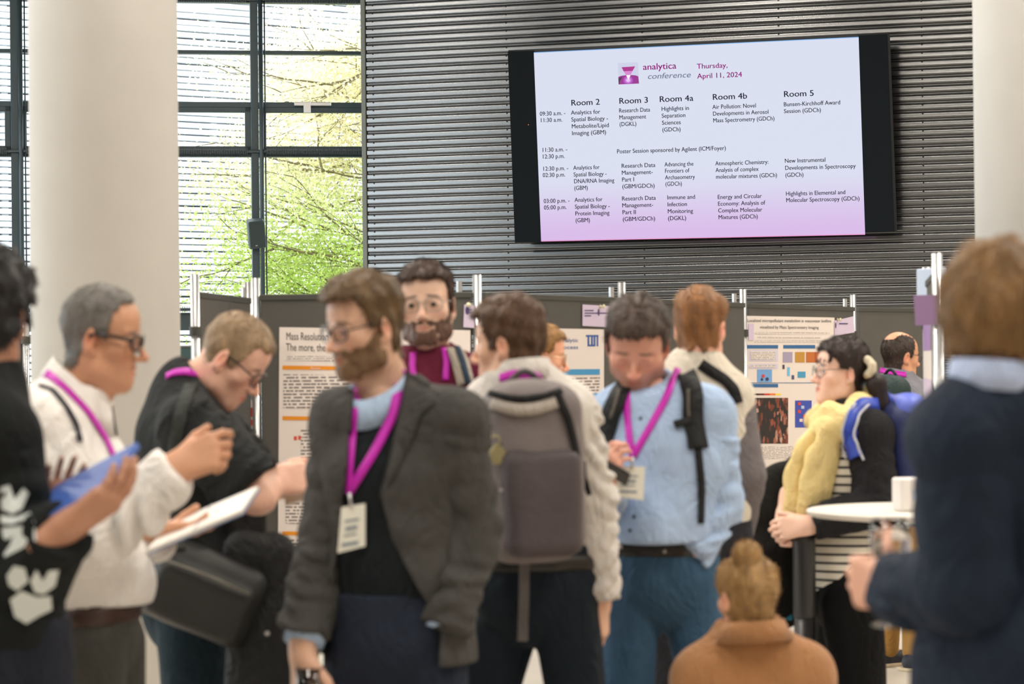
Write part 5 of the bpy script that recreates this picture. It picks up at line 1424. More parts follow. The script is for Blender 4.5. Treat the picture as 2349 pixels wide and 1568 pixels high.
# ------------------------------------------------------------------ 7: fair-haired woman with glasses
def woman_fair():
    s = Person('fair-haired woman with glasses in profile behind the grey rucksack', 650, 1270, (230, 170, 138)); bf = 95; s.bf = bf; p = s.p
    j = dict(neck=p(1225, 905, .0), sh_a=p(1215, 955, -.16), sh_b=p(1235, 955, .16), hip=p(1300, 1290, .05))
    drop_arm(j, 'a', 0.02, s); drop_arm(j, 'b', 0.02, s)
    s.head(1238, 818, 97, 6, 0, 0.96, 0, dict(neck=0.9, nose=0.9, jaw=0.92), red=1.0, brow=(0.3, 0.2, 0.1))
    def ex(v): v.ell((0, -0.095, 0.06), (0.032, 0.03, 0.032), k=0.02)
    s.hair(hair_mat(srgb(158, 118, 72), 'fair_tied_hair'), [(-0.12, -0.05), (-0.05, -0.05), (-0.03, -0.03), (-0.01, 0.012), (0.02, 0.012), (0.04, 0.035), (0.062, 0.072), (0.12, 0.078)], 0.014, 0.009, 0.012, amp=0.0015, seed=16, extra=ex)
    s.glasses(mat('gold_wire_glasses', (0.6, 0.48, 0.3), 0.25, 0.9), 0.025, 0.021, 0.0012, temple=0.0013)
    s.stand(j, bf, 0.08, sp=0.0); j['an_b'] = Vector((j['hj_b'].x + .12, j['hj_b'].y, .1)); j['an_a'] = Vector((j['hj_a'].x + .08, j['hj_a'].y, .1))
    for k in 'ab': j['kn_' + k] = (j['hj_' + k] + j['an_' + k]) / 2 + Vector((0.03, 0, 0))
    s.legs(j, fabric('grey_brown_trousers', (104, 92, 82)), 0.012, bf=bf, r=(0.10, 0.09, 0.08)); s.shoes(j, mat('black_leather', (0.015, 0.014, 0.013), 0.35), bf)
    s.cloth('blouse', j, fabric('white_blouse', (226, 222, 218)), 0.010, 0.008, bf=bf, hem=j['hip'].z, seed=71, tr=dict(chest=0.14, waist=0.12, hips=0.14))
    s.finish(j)
woman_fair()

# ------------------------------------------------------------------ 8: man in the light blue shirt
def man_blue():
    s = Person('man in light blue shirt and blue jeans looking down, hand in pocket', 835, 1510, (212, 156, 136)); bf = -8; s.bf = bf; p = s.p; f = face_dir(bf)
    j = dict(neck=p(1490, 905, .04), sh_a=p(1412, 965, .02), sh_b=p(1618, 955, -.02), hip=p(1512, 1310, .0), el_a=p(1392, 1150, -.02), wr_a=p(1382, 1118, -.22), el_b=p(1650, 1150, .0), wr_b=p(1588, 1262, -.07))
    s.head(1462, 786, -10, 34, -4, 1.04, -.02, dict(neck=1.1, nb=-0.03, w=1.02), red=1.3, brow=(0.1, 0.07, 0.06), stub=((120, 84, 72), .5), eyes=False)
    s.hair(hair_mat(srgb(70, 56, 48), 'dark_brown_parted_hair'), MALE, 0.016, 0.006, 0.008, front=0.004, seed=18, amp=0.0022)
    j['hj_a'] = p(1447, 1350, .0); j['hj_b'] = p(1588, 1345, .0); j['an_a'] = Vector((j['hj_a'].x - .05, j['hj_a'].y - .05, .1)); j['an_b'] = Vector((j['hj_b'].x + .11, j['hj_b'].y + .05, .1))
    for k in 'ab': j['kn_' + k] = (j['hj_' + k] + j['an_' + k]) / 2 + f * 0.02
    s.legs(j, mat('blue_denim', srgb(46, 82, 112), 0.85, bump=0.2, bscale=200, var=0.16, vscale=3, wr=0.34), 0.010, bf=bf, r=(0.079, 0.070, 0.06), hips=0.158, fold=(0.009, 30))
    zt = j['hip'].z + 0.10
    s.belt(zt - 0.055, zt - 0.012, mat('black_belt_leather', (0.012, 0.011, 0.01), 0.4))
    s.shoes(j, mat('black_leather', (0.015, 0.014, 0.013), 0.35), bf)
    lb = fabric('light_blue_cotton', (166, 190, 224), 0.75, 0.10, 60, 0.03)
    s.cloth('shirt', j, lb, 0.008, 0.012, bf=bf, hem=zt - 0.015, fold=(0.012, 32), seed=81, r=(0.062, 0.054, 0.044), tr=dict(chest=0.160, waist=0.152, hips=0.150, q=0.72, belly=0.02))
    nv = fabric('navy_undershirt', (22, 26, 40))
    collar(s, p(1490, 884, .02), Vector((-0.06, -0.16, 1)), face_dir(-8), lb, (0.068, 0.066), 0.042, 0.024, 'collar', drop=0.055, open_=0.22)
    for k in 'ab':
        d = (j['wr_' + k] - j['el_' + k]).normalized(); MB().tube([j['wr_' + k] - d * 0.03 - s.base, j['wr_' + k] + d * 0.022 - s.base], [0.050, 0.048], 20).build('cuff', lb, s.root, True)
    d = (j['wr_b'] - j['el_b']).normalized()
    s.piece(*hand_geo(j['wr_b'] + d * .03 + Vector((0, .035, 0)), (-.2, .85, -.6), (0.2, 0.6, 0.3), 'L', (5, 5, 5), thumb=(.9, .2, .1), sc=0.92))
    s.piece(*hand_geo(p(1384, 1108, -.25), (0.25, -0.35, 0.75), (0.6, 0.5, 0.2), 'R', thumb=(0.7, 0.4, 0.6), sc=0.9, per=[(40, 50, 30)] * 4))
    # rivets and shirt buttons
    for (x, y) in ((1425, 1254), (1525, 1264)):
        h, n = s.hit(x, y, 0.001); MB().lathe(h - s.base, [(0.006, 0), (0.004, 0.004)], 10, (Vector((1, 0, 0)), Z3, Vector((0, -1, 0)))).build('rivet', M_CLIP, s.root)
    for (x, y) in ((1470, 960), (1455, 1185), (1446, 1216)):
        h, n = s.hit(x, y, 0.001); MB().lathe(h - s.base, [(0.005, 0), (0.004, 0.002)], 10, (Vector((1, 0, 0)), Z3, Vector((0, -1, 0)))).build('button', nv, s.root)
    s.finish(j)
    lanyard(s, 'magenta lanyard with white badge on the light blue shirt', [[(1438, 880), (1440, 950), (1446, 1010), (1452, 1048)], [(1556, 845), (1530, 910), (1495, 975), (1452, 1048)]],
            [(1418, 1068), (1480, 1070), (1476, 1147), (1406, 1137)], ((1452, 1046), (1450, 1072)), wid=0.020)
    dk = fabric('black_padded_webbing', (30, 32, 34), 0.7); gy = fabric('grey_piping', (96, 92, 86))
    e = empty('backpack_straps', s.hit(1600, 870)[0], 'black padded backpack straps over the light blue shirt', 'backpack')
    s.strap('shoulder_strap', [(1448, 872), (1425, 900), (1403, 950), (1392, 1005), (1393, 1040)], 0.052, dk, 0.004, 0.010, root=e)
    s.strap('shoulder_strap', [(1575, 862), (1590, 910), (1588, 970), (1600, 1030)], 0.056, dk, 0.004, 0.010, root=e)
    s.strap('webbing', [(1600, 1030), (1608, 1110), (1605, 1200)], 0.020, dk, 0.004, 0.004, root=e)
    s.strap('piping', [(1424, 905), (1405, 960)], 0.008, gy, 0.017, 0.002, root=e); s.strap('piping', [(1578, 900), (1577, 960)], 0.008, gy, 0.017, 0.002, root=e)
    s.strap('chest_clip', [(1545, 978), (1580, 968)], 0.020, dk, 0.010, 0.008, root=e)
    c = p(1416, 1084, -.31); ph = empty('smartphone', c, 'dark phone held up by the man in light blue shirt', 'phone')
    A = Vector((0.030, 0.0, -0.018)); w_ = Vector((0.012, -0.05, 0.045)); up = A.cross(w_).normalized()
    MB().box((0, 0, 0), A, w_ * 0.35, up * 0.0045, 0.003).build('case', mat('dark_phone_case', (0.02, 0.02, 0.022), 0.4), ph)
    MB().box(up * 0.005, A * 0.92, w_ * 0.33, up * 0.0006).build('screen', mat('dark_screen', (0.01, 0.01, 0.012), 0.1), ph)
man_blue()

# ------------------------------------------------------------------ 9: red-haired man seen from behind
def man_red():
    s = Person('ginger-haired man in cream pullover with grey sleeves, seen from behind', 745, 1610, (232, 178, 156)); bf = 166; s.bf = bf; p = s.p
    j = dict(neck=p(1598, 838, .0), sh_a=p(1520, 898, -.03), sh_b=p(1672, 915, .0), hip=p(1605, 1260, .0), el_b=p(1704, 1090, -.04), wr_b=p(1690, 1215, .06))
    drop_arm(j, 'a', -0.05, s)
    s.head(1605, 750, 164, 2, 0, 0.95, 0, dict(neck=0.98), red=1.2)
    s.hair(hair_mat(srgb(140, 96, 58), 'ginger_cropped_hair'), SHORTN, 0.018, 0.006, 0.008, front=0.008, seed=20, amp=0.0025)
    s.stand(j, bf); s.legs(j, fabric('dark_trousers', (40, 40, 46)), bf=bf); s.shoes(j, mat('black_leather', (0.015, 0.014, 0.013), 0.35), bf)
    cr = fabric('cream_knit', (214, 206, 192), 0.9, 0.25, 120)
    s.cloth('pullover', j, cr, 0.010, 0.016, arms=(), bf=bf, hem=j['hip'].z + .0, fold=(0.004, 30), seed=91, tr=dict(chest=0.145, waist=0.135, hips=0.14))
    gy = fabric('grey_jersey', (112, 106, 108), 0.9)
    for i, k in enumerate('ab'):
        lo, hi = bounds([j['sh_' + k], j['el_' + k], j['wr_' + k]], .13); a = Vol(lo, hi, .009); s.arm(a, j['sh_' + k], j['el_' + k], j['wr_' + k], (0.066, 0.056, 0.044), 0.012)
        a.rings(0.004, j['wr_' + k] - j['sh_' + k], .07, 5 + i); V, Q = a.mesh(); s.add('sleeve', V, Q, gy)
    collar(s, p(1598, 822, .0), Vector((0.02, -.03, 1)), face_dir(166), cr, (0.066, 0.062), 0.022, 0.012, 'neckband', drop=0.01)
    for k in 'ab':
        d = (j['wr_' + k] - j['el_' + k]).normalized(); s.piece(*hand_geo(j['wr_' + k] + d * .03, d, (0.9 if k == 'a' else -.9, 0.2, 0), 'L' if k == 'a' else 'R', (20, 30, 20)))
    s.finish(j)
    c = p(1686, 1240, .0); pa = empty('paper_sheet', c, 'white sheet of paper held low by the ginger-haired man', 'paper')
    MB().box((0, 0, 0), (.02, .03, .006), (.002, -.001, 0), (-.006, 0, .055)).build('sheet', mat('white_paper', srgb(228, 226, 222), 0.7), pa)
    st = empty('bag_strap', s.hit(1640, 868)[0], 'black bag strap across the cream pullover', 'strap')
    s.strap('strap', [(1606, 836), (1632, 854), (1660, 872), (1682, 895), (1690, 925)], 0.036, fabric('black_webbing', (26, 26, 28)), 0.005, 0.005, root=st)
man_red()

# ------------------------------------------------------------------ 10: woman with the yellow scarf
def woman_scarf():
    s = Person('smiling woman with yellow scarf, black cardigan and striped top at the high table', 665, 1945, (238, 196, 176)); bf = -72; s.bf = bf; p = s.p; f = face_dir(bf)
    j = dict(neck=p(1945, 945, .0), sh_a=p(1925, 1000, .16), sh_b=p(1992, 1000, -.14), hip=p(1948, 1345, .0), el_a=p(1885, 1150, .22), wr_a=p(1822, 1192, .04), el_b=p(2015, 1160, -.18), wr_b=p(1878, 1196, -.20))
    s.head(1930, 852, -76, -4, 0, 0.96, 0, dict(neck=0.9, nose=0.95, jaw=0.94, open=0.001), red=0.9, brow=(0.08, 0.05, 0.04))
    def ex(v):                                    # fringe over the forehead, tied tail
        for x in np.linspace(-0.05, 0.05, 6): v.cone((x, 0.060, 0.090), (x * 1.05, 0.094 - abs(x) * .45, 0.036), 0.012, 0.007, 0.012)
        v.cone((0, -0.09, 0.02), (0, -0.125, 0.01), 0.024, 0.018, 0.02)
    s.hair(hair_mat(srgb(46, 34, 32), 'dark_brown_tied_hair'), [(-0.12, -0.06), (-0.05, -0.06), (-0.03, -0.03), (-0.01, 0.010), (0.02, 0.008), (0.035, 0.006), (0.05, 0.04), (0.07, 0.07), (0.12, 0.078)], 0.016, 0.010, 0.012, amp=0.0015, seed=22, extra=ex)
    s.glasses(mat('thin_dark_glasses', (0.08, 0.07, 0.07), 0.3, 0.4), 0.026, 0.020, 0.0013, temple=0.0014)
    # pony tail and scrunchie
    hm = hair_mat(srgb(40, 30, 30), 'dark_brown_ponytail')
    q = [s.hl(0, -0.11, 0.02), p(2010, 880, -.06), p(2022, 930, -.05), p(2032, 985, -.04)]
    lo, hi = bounds(q, .07); v = Vol(lo, hi, .006); v.chain(q, [0.022, 0.030, 0.032, 0.016], .02); v.rings(0.002, Vector((1, 0, .2)), .02, 3); V, Q = v.mesh(); s.add('ponytail', V, Q, hm, True, False)
    c = p(1995, 842, -.06); v = Vol(np.array(c) - .06, np.array(c) + .06, .005)
    for t in np.linspace(0, 2 * math.pi, 10)[:-1]: v.ell(c + Vector((.008 * math.cos(t * 2), .022 * math.cos(t), .026 * math.sin(t))), (.015, .015, .015), k=.008)
    V, Q = v.mesh(); s.add('scrunchie', V, Q, fabric('cream_scrunchie', (212, 202, 178)), True, False)
    j['hj_a'] = p(1940, 1385, .09); j['hj_b'] = p(1952, 1385, -.09); j['an_a'] = Vector((j['hj_a'].x + .0, j['hj_a'].y, .1)); j['an_b'] = Vector((j['hj_b'].x + .10, j['hj_b'].y - .03, .1))
    for k in 'ab': j['kn_' + k] = (j['hj_' + k] + j['an_' + k]) / 2 + f * 0.02
    s.legs(j, fabric('black_trousers', (14, 15, 17), 0.9), 0.012, bf=bf, r=(0.105, 0.08, 0.07), hips=0.165, q=0.8); s.shoes(j, mat('black_leather', (0.015, 0.014, 0.013), 0.35), bf)
    # striped top
    sm = bpy.data.materials.new('striped_jersey'); sm.use_nodes = True; nt = sm.node_tree; b = nt.nodes['Principled BSDF']; b.inputs['Roughness'].default_value = .85
    tc = nt.nodes.new('ShaderNodeTexCoord'); sx = nt.nodes.new('ShaderNodeSeparateXYZ'); nt.links.new(tc.outputs['Object'], sx.inputs[0])
    m1 = nt.nodes.new('ShaderNodeMath'); m1.operation = 'MULTIPLY'; m1.inputs[1].default_value = 1 / 0.0295; nt.links.new(sx.outputs[2], m1.inputs[0])
    m2 = nt.nodes.new('ShaderNodeMath'); m2.operation = 'FRACT'; nt.links.new(m1.outputs[0], m2.inputs[0])
    m3 = nt.nodes.new('ShaderNodeMath'); m3.operation = 'LESS_THAN'; m3.inputs[1].default_value = 0.30; nt.links.new(m2.outputs[0], m3.inputs[0])
    mx = nt.nodes.new('ShaderNodeMix'); mx.data_type = 'RGBA'; mx.inputs[6].default_value = (*srgb(226, 220, 206), 1); mx.inputs[7].default_value = (*srgb(30, 30, 38), 1)
    nt.links.new(m3.outputs[0], mx.inputs[0]); nt.links.new(mx.outputs[2], b.inputs['Base Color'])
    s.cloth('striped_top', j, sm, 0.009, 0.010, arms=(), bf=bf, hem=j['hip'].z - 0.02, fold=(0.003, 26), seed=101, tr=dict(chest=0.15, waist=0.145, hips=0.165, q=0.80, belly=0.02))
    bk = fabric('black_knit_cardigan', (30, 30, 33), 0.9, 0.25, 140)
    def cutf(v):
        v.half((j['sh_a'] + j['sh_b']) / 2 + f * 0.085, f)
    s.cloth('cardigan', j, bk, 0.009, 0.020, bf=bf, hem=p(1950, 1195).z, fold=(0.005, 32), seed=103, r=(0.060, 0.052, 0.040), cut=cutf, tr=dict(chest=0.15, waist=0.145, hips=0.15, q=0.80))
    # scarf
    ym = mat('yellow_woven_scarf', srgb(230, 208, 146), 0.85, wr=.34, bump=0.35, bscale=90, var=0.12, vscale=10)
    nk = [p(1900, 945, -.13), p(1938, 965, -.15), p(1975, 930, -.09), p(1985, 915, .02), p(1960, 905, .10), p(1910, 925, .12), p(1880, 955, .06), p(1875, 965, -.04), p(1900, 975, -.14), p(1945, 985, -.15), p(1982, 945, -.10)]
    tl = [p(1893, 975, -.10), p(1862, 1030, -.10), p(1842, 1100, -.10), p(1836, 1160, -.10), p(1838, 1178, -.10)]
    t2 = [p(1905, 985, -.14), p(1888, 1050, -.15), p(1872, 1120, -.15), p(1866, 1165, -.14), p(1862, 1186, -.14)]
    lo, hi = bounds(nk + tl + t2, .07); v = Vol(lo, hi, .007)
    v.chain(nk, [.036, .04, .04, .036, .036, .036, .036, .036, .036, .038, .034], .02)
    v.chain(tl, [.04, .055, .06, .055, .05], .02, (Vector((.25, -1, 0)), .45)); v.chain(t2, [.04, .05, .052, .048, .045], .02, (Vector((.25, -1, 0)), .45))
    v.folds(.007, 75, 33, (1, 1, .15)); V, Q = v.mesh(); s.add('scarf', V, Q, ym)
    # clasped hands
    s.piece(*hand_geo(p(1855, 1204, -.20), (-1, 0.1, -0.12), (0.1, 0.9, -0.3), 'L', thumb=(0.8, 0.5, 0.3), sc=0.95, per=[(25, 40, 25)] * 4, stub=0.1, back=j['wr_b'] + Vector((.05, 0, 0))))
    s.piece(*hand_geo(p(1800, 1180, -.06), (-0.2, -0.55, -1), (0.6, -0.6, 0.3), 'R', thumb=(0.7, 0.6, 0.3), sc=0.95, per=[(25, 45, 25)] * 4, stub=0.08))
    s.strap('wristband', [(1858, 1185), (1862, 1203), (1868, 1218)], 0.012, mat('black_band', (.01, .01, .01), .5), 0.006, 0.004)
    s.finish(j)
    # blue backpack
    bm = mat('royal_blue_nylon', srgb(38, 66, 170), 0.5, bump=0.2, bscale=40, var=0.15, vscale=7); nm = mat('navy_nylon', srgb(30, 42, 92), 0.55, bump=0.2, bscale=40, var=0.1)
    e, M, bv = rucksack('royal blue backpack with grey-edged strap on the woman with yellow scarf', p(2068, 1062, -.02), -f, 0.30, 0.42, 0.16, nm, bm, mat('dark_zip', (0.03, 0.03, 0.03), 0.4), 4, 9)
    L = e.location
    v = Vol((-.2, -.25, -.1), (.25, .25, .4), .008); v.cone(M @ Vector((-.1, 0, .19)), M @ Vector((.1, 0, .19)), .05, .05, .03); v.folds(.008, 40, 3); V, Q = v.mesh(); mesh_obj('lid', V, Q, mat('pale_royal_nylon', srgb(96, 112, 206), 0.5, bump=0.2, bscale=40), e)
    gy = fabric('pale_grey_piping', (176, 178, 188))
    lp = [(2008, 932), (1978, 930), (1958, 950), (1950, 985), (1958, 1020), (1968, 1048)]
    pts = []; nr = []
    for (x, y) in lp: h, n = s.hit(x, y, 0.006); pts.append(h); nr.append(n)
    s.strap('strap', lp, 0.052, bm, 0.006, 0.010, root=e)
    s.strap('piping', [(x - 17, y + 2) for (x, y) in lp[1:]], 0.008, gy, 0.014, 0.006, root=e); s.strap('piping', [(x + 16, y + 8) for (x, y) in lp[1:]], 0.008, gy, 0.014, 0.006, root=e)
    # poster tube under the hands, coat over the arm
    c = p(1845, 1330, -.16); tb = empty('poster_tube', c, 'black poster tube upright under the clasped hands', 'tube')
    d = Vector((0.02, 0, 1)).normalized()
    tm = mat('black_plastic_tube', (0.02, 0.02, 0.022), 0.4)
    MB().lathe(c - c, [(0.036, -0.95), (0.036, -0.12)], 28).build('body', tm, tb, True)
    MB().lathe(c - c, [(0.030, 0.152), (0.038, 0.148), (0.039, 0.135), (0.039, -0.12), (0.036, -0.125)], 28).build('lid', tm, tb, True)
    c = p(1775, 1225, .02); co = empty('coat', c, 'black fleece coat hanging over the forearm beside the striped top', 'coat')
    v = Vol((-.25, -.25, -.5), (.25, .25, .3), .009)
    q = lambda x, y, dd: p(x, y, dd) - c
    v.chain([q(1845, 1085, .12), q(1785, 1120, .06), q(1748, 1170, .04)], [.07, .075, .07], .04); v.chain([q(1748, 1160, .04), q(1758, 1260, .02), q(1780, 1400, .0)], [.07, .075, .07], .04); v.chain([q(1800, 1130, .05), q(1800, 1250, .03), q(1810, 1390, .0)], [.075, .08, .06], .04)
    v.folds(.010, 34, 12, (1, 1, .3)); V, Q = v.mesh(); mesh_obj('cloth', V, Q, fabric('black_fleece', (24, 24, 23), .95, .4, 90), co)
    mb = MB().box(q(1808, 1395, -.06), (.016, 0, 0), (0, .01, 0), (0, 0, .04), .006); mb.build('lining', mat('teal_lining', srgb(24, 120, 150), .6), co)
woman_scarf()

# ------------------------------------------------------------------ 11: balding man at the far board
def man_bald():
    s = Person('balding man in grey jacket reading posters behind the blue backpack', 450, 2068, (214, 158, 126)); bf = 125; s.bf = bf; p = s.p; f = face_dir(bf)
    j = dict(neck=p(2058, 868, .0), sh_a=p(2020, 905, -.1), sh_b=p(2095, 905, .08), hip=p(2062, 1130, .0))
    drop_arm(j, 'a', -0.03, s); drop_arm(j, 'b', 0.04, s)
    s.head(2064, 816, 114, 4, 0, 1.04, 0, dict(neck=1.0), brow=(0.1, 0.07, 0.06))
    line = [(-0.12, -0.08), (-0.06, -0.08), (-0.036, -0.066), (-0.022, -0.02), (-0.004, 0.012), (0.012, -0.006), (0.028, -0.008), (0.036, 0.03), (0.05, 0.13), (0.12, 0.13)]
    def lf(X, Y, Z): return -0.03 * np.clip((Z - 0.072) / 0.02, 0, 1) * np.clip(1 - (np.abs(X) / 0.05) ** 4, 0, 1)
    s.hair(hair_mat(srgb(60, 48, 42), 'dark_thinning_hair'), line, 0.004, 0.005, 0.006, amp=0.001, seed=24, lift=lf)
    s.glasses(mat('thin_dark_glasses', (0.08, 0.07, 0.07), 0.3, 0.4), 0.025, 0.019, 0.0018, temple=0.002)
    s.stand(j, bf); s.legs(j, fabric('mustard_corduroy', (160, 122, 66)), .012, bf=bf); s.shoes(j, mat('dark_blue_trainer', srgb(30, 34, 48), .6), bf)
    for k in 'ab':
        an = j['an_' + k]; MB().box(Vector((an.x, an.y, .009)) + f * .06 - s.base, f * .145, f.cross(Z3) * .05, (0, 0, .009), .004).build('sole', mat('cream_sole', srgb(206, 190, 160), .7), s.root)
    s.cloth('jacket', j, fabric('grey_jacket', (128, 128, 138)), .010, .018, bf=bf, hem=j['hip'].z - .04, seed=111)
    collar(s, p(2058, 862, .0), Vector((.1, 0, 1)), face_dir(118), fabric('dark_collar', (34, 34, 48)), (.066, .064), .03, .016, 'collar', drop=.02)
    s.finish(j)
    lanyard(s, 'magenta lanyard on the balding man in grey jacket', [[(2018, 848), (2030, 853), (2050, 856), (2078, 860)]], None, wid=.03)
    e, M, bv = rucksack('dark green backpack on the balding man', p(2030, 960, -.22), -f, .28, .42, .16, fabric('dark_green_nylon', (46, 62, 62), .6), fabric('black_green_nylon', (34, 44, 46), .6), None, 0, 3)
man_bald()

# ------------------------------------------------------------------ 12: man in navy suit, close on the right
def man_suit():
    s = Person('light-brown-haired man in navy suit jacket, seen from behind holding a glass', 1450, 2330, (222, 170, 146)); bf = 148; s.bf = bf; p = s.p
    j = dict(neck=p(2290, 935, -.02), sh_a=p(2213, 1018, -.03), sh_b=p(2510, 1012, .12), hip=p(2360, 1680, .03), el_a=p(2225, 1345, -.02), wr_a=p(2075, 1355, .17))
    drop_arm(j, 'b', 0.05, s)
    s.head(2298, 748, 140, 3, 0, 1.02, 0, dict(neck=1.0, nb=.03), red=1.0)
    s.hair(hair_mat(srgb(132, 100, 62), 'light_brown_layered_hair'), [(-0.12, -0.042), (-0.06, -0.042), (-0.036, -0.038), (-0.015, -0.03), (0.02, -0.02), (0.038, 0.0), (0.05, 0.046), (0.065, 0.07), (0.12, 0.076)], 0.020, 0.015, 0.016, amp=0.003, f=110, seed=26, slen=0.020, nst=3800, comb=(0, .1, -.6))
    s.stand(j, bf); s.legs(j, fabric('navy_suit_trousers', (26, 34, 50)), .012, bf=bf); s.shoes(j, mat('black_leather', (0.015, 0.014, 0.013), 0.35), bf)
    nv = fabric('navy_suit_wool', (26, 38, 56), .8, .2, 260, .08, 9)
    def ex(v):
        v.cone(j['hip'] + Z3 * .1, j['hip'] - Z3 * .08, .185, .20, .03, (face_dir(bf), .74))
        v.cone(p(2262, 938, -.03), p(2350, 930, .05), .030, .035, .04)
    s.cloth('jacket', j, nv, .0075, .018, bf=bf, hem=j['hip'].z - .09, fold=(.009, 30), seed=121, extra=ex, r=(.062, .060, .046), tr=dict(neckr=.035))
    lb = fabric('pale_blue_shirt', (176, 192, 226), .7, .06)
    collar(s, s.neckc(-.086), Vector((.04, -.02, 1)), face_dir(150), lb, (.064, .062), .036, .010, 'shirt_collar', drop=.012)
    d = (j['wr_a'] - j['el_a']).normalized()
    s.piece(*hand_geo(j['wr_a'] + d * .03, (-.55, .75, .10), (.75, .55, .0), 'L', thumb=(.55, .5, .65), sc=1.02, per=[(30, 40, 25)] * 4))
    s.finish(j)
    c = p(2042, 1265, .27); g = empty('wine_glass', c, 'clear stemmed glass held in front of the striped top by the man in navy', 'glass')
    gm = mat('clear_glass', (1, 1, 1), 0.02, trans=1.0)
    MB().lathe((0, 0, 0), [(.004, -.05), (.020, -.042), (.033, -.015), (.036, .02), (.031, .055), (.0298, .055), (.0345, .02), (.0315, -.014), (.018, -.039), (.002, -.046)], 28).build('bowl', gm, g, True)
    MB().lathe((0, 0, 0), [(.034, -.125), (.033, -.122), (.006, -.117), (.0035, -.09), (.004, -.05)], 20).build('stem', gm, g, True)
man_suit()

# ------------------------------------------------------------------ 13: woman crouching in a camel coat
def woman_camel():
    s = Person('fair-haired woman in camel coat kneeling, seen from behind', 920, 1720, (226, 176, 148)); bf = 178; s.bf = bf; p = s.p; f = face_dir(bf); x = f.cross(Z3)
    if x.x > 0: x = -x
    hip = Vector((XY(1735, s.D).x, s.D + .02, .27))
    j = dict(neck=p(1722, 1462, .0), sh_a=p(1628, 1562, .0), sh_b=p(1828, 1558, .02), hip=hip)
    for k, sg in (('a', 1), ('b', -1)):
        sh = j['sh_' + k]; j['el_' + k] = sh + x * (.05 * sg) + Vector((0, 0, -.26)) + f * .05; j['wr_' + k] = j['el_' + k] + f * .20 + Vector((0, 0, -.06)) - x * (.05 * sg)
        j['hj_' + k] = hip + x * (.09 * sg); j['kn_' + k] = Vector((hip.x, hip.y, .11)) + f * .40 + x * (.12 * sg); j['an_' + k] = Vector((hip.x, hip.y, .09)) - f * .02 + x * (.10 * sg)
    s.head(1714, 1368, -155, 4, 0, 0.86, 0, dict(neck=.88, jaw=.92, nb=.035), red=1.0)
    def ex(v): v.ell((-0.022, -0.052, 0.122), (0.046, 0.046, 0.042), k=0.010); v.cone((.0, -.08, .0), (.0, -.075, -.08), .05, .03, .03)
    s.hair(hair_mat(srgb(158, 124, 80), 'fair_hair_bun'), [(-0.12, -0.11), (-0.05, -0.10), (-0.03, -0.08), (-0.005, -0.03), (0.02, 0.0), (0.04, 0.02), (0.062, 0.07), (0.12, 0.078)], 0.013, 0.006, 0.009, amp=0.003, f=120, seed=28, extra=ex, slen=0.022, nst=1400, comb=(0, -.5, 1.2))
    s.legs(j, fabric('dark_blue_trousers', (40, 46, 60)), .01, bf=bf)
    s.shoes(j, mat('black_leather', (0.015, 0.014, 0.013), 0.35), bf)
    cm = mat('camel_wool', srgb(162, 114, 72), .95, wr=.3, bump=.35, bscale=200, var=.07, vscale=8, sheen=.2)
    def exc(v): v.cone(j['hip'] + Z3 * .2, j['hip'] - Z3 * .12, .19, .25, .05, (f, .85))
    s.cloth('coat', j, cm, .009, .022, bf=bf, hem=.05, fold=(.011, 26), seed=131, r=(.060, .056, .05), extra=exc, tr=dict(chest=.145))
    collar(s, s.neckc(-.108), Vector((-.02, .02, 1)), face_dir(-155), cm, (.072, .072), .040, .026, 'collar', drop=.01)
    for k, sd in (('a', 'L'), ('b', 'R')):
        d = (j['wr_' + k] - j['el_' + k]).normalized(); s.piece(*hand_geo(j['wr_' + k] + d * .03, d, (0, 0, -1), sd))
    s.finish(j)
woman_camel()
# ================================================================== POSTER BOARDS
m_felt = mat('charcoal_felt_board', srgb(84, 82, 78), 0.95, bump=0.15, bscale=300, var=0.05)
m_bframe = mat('dark_board_frame', srgb(66, 66, 62), 0.6)
m_paper = mat('poster_paper', srgb(226, 216, 210), 0.6)
BT = 1.88
class Board:
    def __init__(s, a, b, label, posts=(True, True), top=BT, bottom=0.50, ptop=1.955):
        """a, b = (px, distance) of its two posts"""
        A, B2 = XY(*a), XY(*b); s.u = (B2 - A).normalized(); s.w = (B2 - A).length
        s.n = Vector((s.u.y, -s.u.x, 0)); s.A = A; s.top = top
        if s.n.dot(Vector((0, 0, 0)) - A) < 0: s.n = -s.n
        e = empty('poster_board', A, label, 'poster board'); s.e = e; s.th = 0.016
        c = s.u * s.w / 2
        MB().box(c + Z3 * ((top + bottom) / 2), s.u * (s.w / 2 - .025), s.n * s.th, Z3 * ((top - bottom) / 2), .003).build('panel', m_felt, e)
        for z in (top - .01, bottom + .01):
            MB().box(c + Z3 * z, s.u * (s.w / 2 - .02), s.n * (s.th + .006), Z3 * .013, .003).build('rail', m_bframe, e)
        for i, pv in enumerate(posts):
            if not pv: continue
            o = s.u * (0 if i == 0 else s.w)
            MB().tube([o + Z3 * .012, o + Z3 * ptop], .019, 16).build('post', alu, e, True)
            MB().box(o + Z3 * .008, s.u * .05, s.n * .24, Z3 * .008, .004).build('foot', alu, e)
            MB().lathe(o + Z3 * (top - .16), [(.026, -.02), (.026, .02)], 14).build('clamp', m_bframe, e)
        MB().lathe(s.u * (s.w * .92) + Z3 * top, [(.012, 0), (.012, .05)], 10).build('clip', alu, e)
    def pt(s, px, py, off):
        return on_plane(px, py, s.A + s.n * (s.th + off), s.n)
